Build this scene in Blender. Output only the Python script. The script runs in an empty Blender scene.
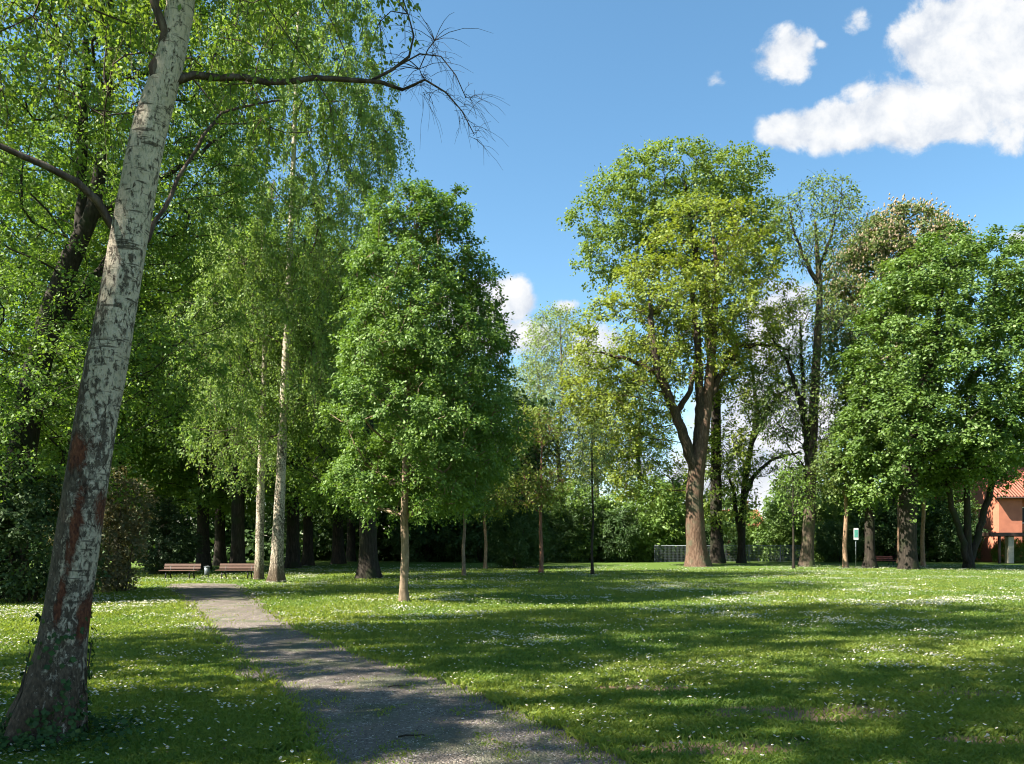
import bpy, math
import numpy as np
from math import radians, pi

F = 796.0          # focal length in picture units (1024 wide, about 28 mm)
HOR = 541.0        # horizon row of the level, shifted lens
CAM = 1.6
sc = bpy.context.scene
COL = sc.collection

def at(px, py, Y):
    return np.array([(px - 512) / F * Y, Y, CAM + (HOR - py) / F * Y])
def gx(px, Y): return (px - 512) / F * Y

# ------------------------------------------------------------------ noise
def _h(i, j, k, seed):
    n = (i * 374761393 + j * 668265263 + k * 2147483647 + seed * 974634777) & 0xffffffff
    n = ((n ^ (n >> 13)) * 1274126177) & 0xffffffff
    n = ((n ^ (n >> 16)) * 2246822519) & 0xffffffff
    return ((n ^ (n >> 15)) & 0xffff) / 65535.0
def vnoise(p, seed=0):
    p = np.asarray(p, float); i = np.floor(p).astype(np.int64); f = p - i; f = f * f * (3 - 2 * f)
    r = 0
    for a in (0, 1):
        for b in (0, 1):
            for c in (0, 1):
                w = (f[..., 0] if a else 1 - f[..., 0]) * (f[..., 1] if b else 1 - f[..., 1]) * (f[..., 2] if c else 1 - f[..., 2])
                r = r + w * _h(i[..., 0] + a, i[..., 1] + b, i[..., 2] + c, seed)
    return r
def fbm(p, seed=0, o=4):
    s = 0; a = 0.5; t = 0
    for k in range(o):
        s = s + a * vnoise(p * 2.0 ** k, seed + k * 17); t += a; a *= .5
    return s / t
def nrm(v): return v / np.maximum(np.linalg.norm(v, axis=-1, keepdims=True), 1e-9)

# ------------------------------------------------------------------ object helpers
def tag(o, label=None, cat=None, group=None, kind=None):
    for k, v in (('label', label), ('category', cat), ('group', group), ('kind', kind)):
        if v: o[k] = v
    return o
def empty(name, loc, label, cat, group=None):
    o = bpy.data.objects.new(name, None); COL.objects.link(o); o.location = tuple(loc); o.empty_display_size = .3
    return tag(o, label, cat, group)
def mesh_obj(name, V, faces, mat, parent=None, tint=None, smooth=False, quads=None, mats=None, midx=None):
    """faces: list of index tuples, or quads: Nx4 / Nx3 int array"""
    me = bpy.data.meshes.new(name)
    V = np.asarray(V, np.float32)
    if quads is not None:
        q = np.asarray(quads, np.int32); n, k = q.shape
        me.vertices.add(len(V)); me.vertices.foreach_set('co', V.ravel())
        me.loops.add(n * k); me.loops.foreach_set('vertex_index', q.ravel())
        me.polygons.add(n); me.polygons.foreach_set('loop_start', np.arange(n, dtype=np.int32) * k)
        me.polygons.foreach_set('loop_total', np.full(n, k, np.int32))
        me.update(calc_edges=True)
    else:
        me.from_pydata([tuple(v) for v in V.tolist()], [], faces); me.update()
    if tint is not None:
        a = me.attributes.new('tint', 'FLOAT', 'FACE'); a.data.foreach_set('value', np.asarray(tint, np.float32))
    if mats:
        for m in mats: me.materials.append(m)
        me.polygons.foreach_set('material_index', np.asarray(midx, np.int32))
    elif mat: me.materials.append(mat)
    if smooth: me.polygons.foreach_set('use_smooth', np.ones(len(me.polygons), bool))
    o = bpy.data.objects.new(name, me); COL.objects.link(o)
    if parent: o.parent = parent
    return o
class MB:
    def __init__(s): s.v = []; s.f = []
    def add(s, V, Fs):
        b = len(s.v); s.v += [tuple(map(float, v)) for v in V]; s.f += [tuple(i + b for i in f) for f in Fs]; return s
    def box(s, c, d, rz=0, bev=0.0, rx=0):
        x, y, z = (a / 2 for a in d); b = min(bev, x * .45, y * .45, z * .45)
        if b <= 0:
            V = [(sx * x, sy * y, sz * z) for sz in (-1, 1) for sy in (-1, 1) for sx in (-1, 1)]
            Fs = [(0, 2, 3, 1), (4, 5, 7, 6), (0, 1, 5, 4), (1, 3, 7, 5), (3, 2, 6, 7), (2, 0, 4, 6)]
        else:
            V = []; Fs = []
            ring = lambda xx, yy: [(-xx + b, -yy), (xx - b, -yy), (xx, -yy + b), (xx, yy - b), (xx - b, yy), (-xx + b, yy), (-xx, yy - b), (-xx, -yy + b)]
            for zz, k in ((-z, b), (-z + b, 0), (z - b, 0), (z, b)):
                V += [(p[0], p[1], zz) for p in ring(x - k, y - k)]
            Fs.append(tuple(range(7, -1, -1)))
            for r in range(3):
                for i in range(8): Fs.append((r * 8 + i, r * 8 + (i + 1) % 8, r * 8 + 8 + (i + 1) % 8, r * 8 + 8 + i))
            Fs.append(tuple(range(24, 32)))
        V = np.array(V)
        if rx:
            c_, s_ = math.cos(rx), math.sin(rx); V = V @ np.array([[1, 0, 0], [0, c_, s_], [0, -s_, c_]])
        if rz:
            c_, s_ = math.cos(rz), math.sin(rz); V = V @ np.array([[c_, s_, 0], [-s_, c_, 0], [0, 0, 1]])
        return s.add(V + np.array(c), Fs)
    def tube(s, pts, r, n=8, cap=True):
        V, Fs = tube_geo(np.array(pts, float), np.full(len(pts), r) if np.isscalar(r) else np.array(r), n)
        m = len(pts)
        Fs = [tuple(f) for f in Fs.tolist()]
        if cap: Fs += [tuple(range(n - 1, -1, -1)), tuple((m - 1) * n + i for i in range(n))]
        return s.add(V, Fs)
    def build(s, name, mat, parent=None, smooth=False): return mesh_obj(name, np.array(s.v), s.f, mat, parent, smooth=smooth)

def tube_geo(P, R, n):
    m = len(P); T = np.gradient(P, axis=0) if m > 1 else np.array([[0, 0, 1.]]); T = nrm(T)
    u = np.cross(T[0], [0.3, 1, 0.2]); u /= np.linalg.norm(u)
    a = np.arange(n) * 2 * pi / n; V = np.empty((m, n, 3))
    for i in range(m):
        u = u - T[i] * np.dot(u, T[i]); u /= max(np.linalg.norm(u), 1e-9); w = np.cross(T[i], u)
        V[i] = P[i] + R[i] * (np.cos(a)[:, None] * u + np.sin(a)[:, None] * w)
    i = np.arange(m - 1)[:, None] * n; j = np.arange(n)[None]; k = (j + 1) % n
    Fq = np.stack([i + j, i + k, i + n + k, i + n + j], -1).reshape(-1, 4)
    return V.reshape(-1, 3), Fq

# ------------------------------------------------------------------ materials
class NT:
    def __init__(s, m): s.t = m.node_tree; s.n = s.t.nodes; s.l = s.t.links
    def new(s, typ, **k):
        x = s.n.new(typ)
        for a, v in k.items(): setattr(x, a, v)
        return x
    def set(s, sock, v):
        if hasattr(v, 'is_output'): s.l.new(v, sock)
        else: sock.default_value = v
    def math(s, op, a, b=0.0, c=None, clamp=False):
        x = s.new('ShaderNodeMath', operation=op, use_clamp=clamp); s.set(x.inputs[0], a); s.set(x.inputs[1], b)
        if c is not None: s.set(x.inputs[2], c)
        return x.outputs[0]
    def vmath(s, op, a, b=(0, 0, 0), out=0):
        x = s.new('ShaderNodeVectorMath', operation=op); s.set(x.inputs[0], a); s.set(x.inputs[1], b); return x.outputs['Value' if out else 'Vector']
    def noise(s, vec, scale, detail=4, rough=.55, dist=0, col=False):
        x = s.new('ShaderNodeTexNoise'); s.set(x.inputs['Vector'], vec); x.inputs['Scale'].default_value = scale
        x.inputs['Detail'].default_value = detail; x.inputs['Roughness'].default_value = rough; x.inputs['Distortion'].default_value = dist
        return x.outputs['Color' if col else 'Fac']
    def ramp(s, fac, stops):
        x = s.new('ShaderNodeValToRGB'); e = x.color_ramp.elements
        while len(e) < len(stops): e.new(.5)
        for i, (p, c) in enumerate(stops): e[i].position = p; e[i].color = (*c, 1) if len(c) == 3 else c
        s.set(x.inputs[0], fac); return x.outputs[0]
    def mix(s, fac, a, b):
        x = s.new('ShaderNodeMix', data_type='RGBA'); s.set(x.inputs[0], fac)
        for i, v in ((6, a), (7, b)): s.set(x.inputs[i], (*v, 1) if isinstance(v, tuple) and len(v) == 3 else v)
        return x.outputs[2]
    def mrange(s, v, a, b, c=0., d=1., smooth=True):
        x = s.new('ShaderNodeMapRange', interpolation_type='SMOOTHSTEP' if smooth else 'LINEAR')
        s.set(x.inputs[0], v)
        for i, k in enumerate((a, b, c, d)): x.inputs[i + 1].default_value = k
        return x.outputs[0]
    def bump(s, h, st, dist, nor=None):
        x = s.new('ShaderNodeBump'); x.inputs['Strength'].default_value = st; x.inputs['Distance'].default_value = dist; s.set(x.inputs['Height'], h)
        if nor is not None: s.set(x.inputs['Normal'], nor)
        return x.outputs[0]
def material(name):
    m = bpy.data.materials.new(name); m.use_nodes = True; nt = NT(m); nt.n.clear()
    out = nt.new('ShaderNodeOutputMaterial'); return m, nt, out
def principled(nt, out, col, rough=.7, normal=None, spec=.3, metal=0):
    p = nt.new('ShaderNodeBsdfPrincipled'); nt.set(p.inputs['Base Color'], (*col, 1) if isinstance(col, tuple) else col)
    nt.set(p.inputs['Roughness'], rough); p.inputs['Specular IOR Level'].default_value = spec; p.inputs['Metallic'].default_value = metal
    if normal is not None: nt.set(p.inputs['Normal'], normal)
    nt.l.new(p.outputs[0], out.inputs[0]); return p
def coord(nt, scale=(1, 1, 1)):
    c = nt.new('ShaderNodeTexCoord').outputs['Object']
    return c if scale == (1, 1, 1) else nt.vmath('MULTIPLY', c, scale)

def leaf_mat(name, a, b, trans=.4, tcol=None, gloss=.035):
    m, nt, out = material(name)
    t = nt.new('ShaderNodeAttribute', attribute_name='tint').outputs['Fac']
    col = nt.mix(t, a, b)
    tc = nt.mix(t, tuple(x * y for x, y in zip(a, (1.5, 1.45, .75))), tuple(x * y for x, y in zip(b, (1.5, 1.45, .75)))) if tcol is None else nt.mix(t, a, tcol)
    d = nt.new('ShaderNodeBsdfDiffuse'); nt.set(d.inputs[0], col)
    tr = nt.new('ShaderNodeBsdfTranslucent'); nt.set(tr.inputs[0], tc)
    mx = nt.new('ShaderNodeMixShader'); mx.inputs[0].default_value = trans
    nt.l.new(d.outputs[0], mx.inputs[1]); nt.l.new(tr.outputs[0], mx.inputs[2])
    g = nt.new('ShaderNodeBsdfGlossy'); g.inputs['Roughness'].default_value = .58; g.inputs[0].default_value = (.85, .95, .72, 1)
    m2 = nt.new('ShaderNodeMixShader'); m2.inputs[0].default_value = gloss
    nt.l.new(mx.outputs[0], m2.inputs[1]); nt.l.new(g.outputs[0], m2.inputs[2]); nt.l.new(m2.outputs[0], out.inputs[0])
    return m
def bark_mat(name, a, b, moss=None, vs=(9, 9, 1.6), bump=.5):
    m, nt, out = material(name); c = coord(nt, vs)
    n = nt.noise(c, 1.6, 6, .65, .6); n2 = nt.noise(coord(nt), 1.3, 4)
    col = nt.ramp(n, [(.3, tuple(x * .45 for x in a)), (.5, a), (.72, b)])
    if moss: col = nt.mix(nt.mrange(n2, .48, .66), col, moss)
    principled(nt, out, col, .9, nt.bump(n, bump, .06), .15); return m
def flat_mat(name, a, b=None, rough=.6, scale=6, spec=.3, bump=0., stretch=(1, 1, 1), metal=0):
    m, nt, out = material(name); n = nt.noise(coord(nt, stretch), scale, 5, .6)
    col = nt.mix(nt.mrange(n, .3, .7), a, b or tuple(x * .75 for x in a))
    principled(nt, out, col, rough, nt.bump(n, bump, .02) if bump else None, spec, metal); return m

G = {}
G['birch']   = leaf_mat('birch_leaf', (.082, .150, .022), (.175, .250, .035), .5)
G['birch_far'] = leaf_mat('birch_leaf_pale', (.108, .195, .040), (.205, .290, .075), .46)
G['dense']   = leaf_mat('linden_leaf', (.050, .115, .020), (.132, .215, .034), .38)
G['dark']    = leaf_mat('woodland_leaf', (.052, .112, .018), (.135, .205, .030), .42)
G['oak']     = leaf_mat('young_oak_leaf', (.105, .160, .018), (.220, .255, .030), .42)
G['oak2']    = leaf_mat('oak_leaf', (.072, .130, .018), (.160, .215, .028), .40)
G['pale']    = leaf_mat('willow_leaf', (.130, .190, .065), (.205, .260, .085), .42)
G['bronze']  = leaf_mat('bronze_leaf', (.095, .155, .022), (.175, .215, .034), .40)
G['ash']     = leaf_mat('ash_leaf', (.070, .130, .030), (.150, .195, .045), .38)
G['maple']   = leaf_mat('maple_leaf', (.048, .105, .018), (.120, .190, .030), .34, gloss=.04)
G['chest']   = leaf_mat('chestnut_leaf', (.055, .095, .025), (.125, .150, .040), .36)
G['yew']     = leaf_mat('yew_needles', (.012, .026, .010), (.028, .050, .016), .2)
G['hedge']   = leaf_mat('hedge_leaf', (.022, .055, .014), (.055, .105, .022), .34)
G['lush']    = leaf_mat('lush_leaf', (.075, .150, .025), (.150, .230, .040), .42)
G['dull']    = leaf_mat('dull_leaf', (.030, .045, .016), (.170, .135, .075), .3)
G['rhodo']   = leaf_mat('rhododendron_leaf', (.022, .048, .014), (.045, .075, .022), .22, gloss=.03)
G['ivy']     = leaf_mat('ivy_leaf', (.014, .042, .008), (.034, .080, .014), .25, gloss=.025)
B = {}
B['oak']   = bark_mat('oak_bark', (.095, .070, .050), (.19, .145, .10), (.07, .08, .035))
B['red']   = bark_mat('red_brown_bark', (.17, .088, .052), (.30, .165, .10), None)
B['dark']  = bark_mat('dark_bark', (.030, .024, .018), (.062, .050, .037), (.026, .030, .015))
B['grey']  = bark_mat('grey_bark', (.12, .105, .08), (.21, .185, .145), (.10, .11, .05))
B['young'] = bark_mat('smooth_young_bark', (.20, .145, .095), (.29, .215, .145), None, (5, 5, 3), .25)
B['pole']  = bark_mat('light_brown_bark', (.26, .165, .10), (.38, .26, .17), None, (5, 5, 3), .25)
B['stem']  = bark_mat('shrub_stem', (.06, .05, .035), (.12, .1, .07), None)

def birch_bark(name, peel, H):
    """white bark with cross bands, dark plates, red peeled wood and a rough brown foot"""
    m, nt, out = material(name)
    c = coord(nt); sep = nt.new('ShaderNodeSeparateXYZ'); nt.l.new(c, sep.inputs[0]); z = sep.outputs[2]
    n1 = nt.noise(nt.vmath('MULTIPLY', c, (5, 5, 34)), 1, 5, .6, .4)      # fine cross bands
    n2 = nt.noise(nt.vmath('MULTIPLY', c, (24, 24, 13)), 1, 8, .76, .4)   # plates
    n3 = nt.noise(nt.vmath('MULTIPLY', c, (2.6, 2.6, 1.1)), 1, 3, .5)
    n4 = nt.noise(nt.vmath('MULTIPLY', c, (46, 46, 20)), 1, 4, .6)
    white = nt.mix(nt.mrange(n3, .35, .65), (.55, .455, .33), (.72, .605, .47))
    white = nt.mix(nt.mrange(n4, .45, .75), white, (.27, .265, .19))
    col = nt.mix(nt.mrange(n1, .56, .66), white, (.13, .105, .075))
    hi = nt.mrange(z, 0, H, .0, 1.0, False)
    # grey-brown cracked plates: dense low down, thinning out upwards
    th = nt.math('ADD', nt.math('MULTIPLY', hi, .14), .43)
    if peel:
        lat = nt.math('DIVIDE', nt.math('SUBTRACT', sep.outputs[0], nt.math('ADD', nt.math('MULTIPLY', z, .150), .066)), .18)
        th = nt.math('SUBTRACT', th, nt.math('MULTIPLY', nt.mrange(lat, .35, -.7), nt.mrange(z, 4.8, 2.6, .06, .12)))
    plate = nt.math('MULTIPLY', nt.math('SUBTRACT', nt.math('ADD', n2, nt.math('MULTIPLY', nt.math('SUBTRACT', n3, .5), .35)), th), 14, clamp=True)
    pc = nt.ramp(n4, [(.3, (.045, .034, .024)), (.55, (.12, .092, .065)), (.75, (.20, .165, .12))])
    col = nt.mix(plate, col, pc)
    h = nt.math('SUBTRACT', n2, nt.math('MULTIPLY', plate, .35))
    if peel:
        sz = nt.new('ShaderNodeCombineXYZ'); nt.l.new(lat, sz.inputs[0]); nt.l.new(z, sz.inputs[1]); pk = None
        for (ls, zs, rs, rz) in ((-.95, 2.75, .5, .48), (-.2, 2.3, 1.0, .24), (.25, 1.70, .34, .60), (.1, 1.15, .3, .35), (.95, 1.85, .32, .22), (.9, 1.0, .25, .3)):
            q = nt.math('SUBTRACT', 1.0, nt.vmath('LENGTH', nt.vmath('MULTIPLY', nt.vmath('SUBTRACT', sz.outputs[0], (ls, zs, 0)), (1 / rs, 1 / rz, 0)), out=1))
            pk = q if pk is None else nt.math('MAXIMUM', pk, q)
        n5 = nt.noise(nt.vmath('MULTIPLY', c, (13, 13, 7)), 1, 8, .78, .6)
        pm = nt.math('MULTIPLY', nt.math('SUBTRACT', nt.math('ADD', n5, nt.math('MULTIPLY', nt.math('MAXIMUM', pk, -.7), .40)), .60), 7, clamp=True)
        rc = nt.ramp(n4, [(.3, (.055, .020, .013)), (.5, (.16, .055, .030)), (.7, (.29, .11, .055))])
        col = nt.mix(pm, col, rc); h = nt.math('SUBTRACT', h, nt.math('MULTIPLY', pm, .5))
    foot = nt.math('MULTIPLY', nt.mrange(z, .95, .12), nt.mrange(n2, .28, .5))
    fc = nt.ramp(n4, [(.3, (.035, .025, .016)), (.55, (.10, .068, .042)), (.75, (.17, .13, .085))])
    col = nt.mix(foot, col, fc)
    principled(nt, out, col, .85, nt.bump(n4, .35, .02, nt.bump(h, .9, .05)), .2)
    return m
B['oakred'] = bark_mat('red_brown_oak_bark', (.115, .070, .046), (.21, .14, .098), (.10, .088, .055), (8, 8, 1.6), 1.0)
B['limb'] = bark_mat('oak_limb_bark', (.055, .040, .028), (.12, .085, .06))
B['birch'] = birch_bark('birch_bark', True, 6.0)
B['twig'] = bark_mat('birch_branch_bark', (.075, .055, .042), (.16, .125, .095))
B['birch2'] = birch_bark('birch_bark_plain', False, 9.0)

# ------------------------------------------------------------------ leaves
def leaves_geo(rng, P, N, T, s, asp=.62, fold=.12):
    n = len(P); N = nrm(N); T = nrm(T - N * np.sum(T * N, -1, keepdims=True)); S = np.cross(N, T)
    s = s[:, None]; k = rng.uniform(.36, .52, (n, 1))
    V = np.empty((n, 4, 3))
    V[:, 0] = P; V[:, 2] = P + T * s + N * s * rng.uniform(-.15, .1, (n, 1))
    V[:, 1] = P + T * s * k + S * s * asp * .5 - N * s * fold
    V[:, 3] = P + T * s * k - S * s * asp * .5 - N * s * fold * rng.uniform(-.3, 1.2, (n, 1))
    return V.reshape(-1, 3), np.arange(n * 4).reshape(n, 4)

def foliage(rng, C, out, csize, lpc, leaf, twigs=6, droop=.35, up=.55, weep=0., flat=.75, asp=.62, ndir=.6):
    """leaf sprays on twigs round each clump centre; returns leaf geometry, tint and twig polylines"""
    n = len(C); K = twigs
    d = rng.normal(size=(n, K, 3)); d = nrm(d); d[..., 2] *= flat
    d = nrm(d + out[:, None, :] * ndir + np.array([0, 0, up * .5]))
    L = csize[:, None] * rng.uniform(.6, 1.25, (n, K))
    Q = 5; t = np.linspace(0, 1, Q)[None, None, :, None]
    root = C[:, None, None, :]
    tw = root + d[:, :, None, :] * (L[:, :, None, None] * t)
    if weep:
        wl = weep * rng.uniform(.35, 1.2, (n, K))[:, :, None]
        tw[..., 2] -= wl * t[..., 0] ** 1.8
        tw[..., :2] -= (d[:, :, None, :2] * L[:, :, None, None] * t * .45)
        sway = rng.normal(0, .05, (n, K, 1, 2)) * weep; tw[..., :2] += sway * t ** 2
    else:
        tw[..., 2] -= droop * L[:, :, None] * t[..., 0] ** 2
    M = lpc; N = n * M
    ci = np.repeat(np.arange(n), M); ki = rng.integers(0, K, N)
    tt = rng.uniform(.08, 1, N) ** .8
    a = np.minimum((tt * (Q - 1)).astype(int), Q - 2); f = (tt * (Q - 1) - a)[:, None]
    p = tw[ci, ki, a] * (1 - f) + tw[ci, ki, a + 1] * f
    dirv = nrm(tw[ci, ki, a + 1] - tw[ci, ki, a])
    side = nrm(rng.normal(size=(N, 3)))
    spread = (leaf * .9 + (0.05 if weep else csize[ci] * .16))
    p = p + side * (spread * rng.uniform(.2, 1, N))[:, None]
    nor = nrm(np.array([0, 0, 1.]) * up + rng.normal(size=(N, 3)) * .55 + out[ci] * .45)
    tip = nrm(dirv * .6 + side * .7 + rng.normal(size=(N, 3)) * .3 + np.array([0, 0, -.45 - (.6 if weep else 0)]))
    s = leaf * rng.uniform(.65, 1.3, N)
    V, Fq = leaves_geo(rng, p, nor, tip, s, asp)
    cl = rng.uniform(0, 1, n)
    tint = np.clip(.45 * cl[ci] + .35 * rng.uniform(0, 1, N) + .25 * tt - .03, 0, 1)
    return V, Fq, tint, tw.reshape(n * K, Q, 3)

def twig_geo(tw, r0, r1):
    n, Q, _ = tw.shape; T = nrm(np.gradient(tw, axis=1)); u = nrm(np.cross(T, np.array([.31, .9, .27]))); w = np.cross(T, u)
    r = np.linspace(r0, r1, Q)[None, :, None, None]; a = np.arange(3) * 2 * pi / 3
    V = tw[:, :, None, :] + r * (np.cos(a)[None, None, :, None] * u[:, :, None] + np.sin(a)[None, None, :, None] * w[:, :, None])
    b = (np.arange(n) * Q * 3)[:, None, None]; i = (np.arange(Q - 1) * 3)[None, :, None]; j = np.arange(3)[None, None]; k = (j + 1) % 3
    Fq = np.stack([b + i + j, b + i + k, b + i + 3 + k, b + i + 3 + j], -1).reshape(-1, 4)
    return V.reshape(-1, 3), Fq

# ------------------------------------------------------------------ skeleton
def sample_blobs(rng, blobs, n, gap, shell=.5, hole=.36, hs=.55, seed=0, zmin=.5):
    """points through the union of ellipsoids (c, r), kept apart, with gaps where a 3-D noise is low"""
    vol = np.array([np.prod(b[1]) ** .75 for b in blobs]); vol = vol / vol.sum()
    pts = []; bc = []; tries = 0
    need = n
    grid = np.empty((0, 3))
    while need > 0 and tries < 40:
        tries += 1
        m = max(need * 4, 60)
        bi = rng.choice(len(blobs), m, p=vol); c = np.array([b[0] for b in blobs])[bi]; r = np.array([b[1] for b in blobs])[bi]
        d = nrm(rng.normal(size=(m, 3))); u = rng.uniform(0, 1, m); rad = np.where(rng.uniform(size=m) < shell, rng.uniform(.82, 1.03, m), u ** (1 / 3))
        q = c + d * r * rad[:, None]
        ok = (q[:, 2] > zmin) & (fbm(q * hs, seed, 2) > hole)
        for k in np.nonzero(ok)[0]:
            if len(grid) and np.min(np.sum((grid - q[k]) ** 2, -1)) < gap * gap: continue
            grid = np.vstack([grid, q[k]]); pts.append(q[k]); bc.append(bi[k]); need -= 1
            if need <= 0: break
        if tries % 6 == 0: gap *= .85
    return np.array(pts), np.array(bc)

def grow(rng, trunk, trad, limbs, C, zfirst, asc=.35, step=.6, rtip=.012, gnarl=.12):
    pos = []; par = []; rad = []; fixed = []; start = []
    def chain(P, R, parent):
        last = parent
        for p, r in zip(P, R):
            pos.append(p); par.append(last); rad.append(r); fixed.append(True); last = len(pos) - 1
    def resamp(P, R, st):
        P = np.array(P, float); R = np.array(R, float); sg = np.linalg.norm(np.diff(P, axis=0), axis=1); cu = np.r_[0, np.cumsum(sg)]
        m = max(int(cu[-1] / st), 3); t = np.linspace(0, cu[-1], m + 1)
        return np.stack([np.interp(t, cu, P[:, i]) for i in range(3)], -1), np.interp(t, cu, R)
    tp, tr = resamp(trunk, trad, step * .6); chain(tp, tr, -1); nt_ = len(pos)
    limb_chains = []
    for P, R in limbs:
        P = np.array(P, float); lp, lr = resamp(P, R, step * .6)
        lp[1:-1] += rng.normal(0, 1, lp[1:-1].shape) * np.minimum(lr[1:-1, None] * .45, .04)
        d = np.linalg.norm(np.array(pos) - lp[0], axis=1); s = len(pos); chain(lp, lr, int(np.argmin(d))); limb_chains.append((s, len(pos)))
    A = np.array(pos)
    dist = np.min(np.linalg.norm(C[:, None, :] - A[None], axis=-1), axis=1)
    npos = np.zeros((len(A) + len(C) * 12 + 10, 3)); npos[:len(A)] = A; cnt = len(A)
    rad = list(rad)
    tips = []
    for ci in np.argsort(dist):
        c = C[ci]; v = c - npos[:cnt]; L = np.linalg.norm(v, axis=1); h = np.linalg.norm(v[:, :2], axis=1)
        cost = L + 1.6 * np.maximum(0, asc * h - v[:, 2]) + np.where(npos[:cnt, 2] < zfirst, 50., 0)
        p = int(np.argmin(cost)); a = npos[p]; d = c - a; l = np.linalg.norm(d)
        m = max(2, min(10, int(l / step)))
        pd = npos[p] - npos[par[p]] if par[p] >= 0 else np.array([0, 0, 1.])
        pd = pd / max(np.linalg.norm(pd), 1e-6)
        ctl = a + d * .45 + pd * l * .22 + rng.normal(0, gnarl * .5, 3) * l
        last = p
        for t in np.linspace(0, 1, m + 1)[1:]:
            q = a * (1 - t) ** 2 + ctl * 2 * t * (1 - t) + c * t * t
            if t < 1: q = q + rng.normal(0, gnarl * .25, 3) * min(l, 1.5)
            npos[cnt] = q; par.append(last); rad.append(0); fixed.append(False); last = cnt; cnt += 1
        tips.append(last)
    P = npos[:cnt]; n = cnt; acc = np.zeros(n); e = 2.35
    child = [[] for _ in range(n)]
    for i in range(n):
        if par[i] >= 0: child[par[i]].append(i)
    r = np.array(rad, float)
    for i in range(n - 1, -1, -1):
        if not fixed[i]:
            acc[i] = acc[i] if acc[i] > 0 else rtip ** e
            r[i] = acc[i] ** (1 / e)
            q = par[i]
            if q >= 0: acc[q] += acc[i] * 1.02
    for i in range(n):
        if not fixed[i] and par[i] >= 0: r[i] = min(r[i], r[par[i]] * (.6 if fixed[par[i]] else .98))
    chains = []
    for i in range(nt_, n):
        pi = par[i]
        main = [k for k in child[pi] if not fixed[k]] if pi >= 0 else []
        newstart = (fixed[i] and any(i == s for s, _ in limb_chains)) or (not fixed[i] and (fixed[pi] or main[int(np.argmax(r[main]))] != i))
        if newstart:
            ch = [pi, i]; k = i
            while True:
                cc = [q for q in child[k] if fixed[q] == fixed[i]]
                if not cc: break
                k = cc[int(np.argmax(r[cc]))]; ch.append(k)
            chains.append((ch, np.r_[min(r[i] * 1.15, r[pi]), r[ch[1:]]]))
    return P, r, nt_, chains

def trunk_mesh(rng, P, R, n, flare, seed, gnarl=.06):
    """tapered trunk with root flare and uneven bark"""
    m = len(P); V, Fq = tube_geo(P, R, n); V = V.reshape(m, n, 3); z0 = P[0, 2]
    off = V - P[:, None]; zz = np.maximum(P[:, 2] - z0, 0)[:, None]
    ang = np.arange(n)[None] * 2 * pi / n
    r0 = R[0]
    fl = 1 + flare * np.exp(-zz / (r0 * 1.3)) * (.55 + .45 * np.cos(ang * 5 + seed)) + gnarl * 2 * (fbm(V * (.9 / max(r0, .05)) * .6, seed, 3) - .5)
    V = P[:, None] + off * fl[..., None]
    V[0, :, 2] = np.minimum(V[0, :, 2], z0) - .05
    return V.reshape(-1, 3), Fq

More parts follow.
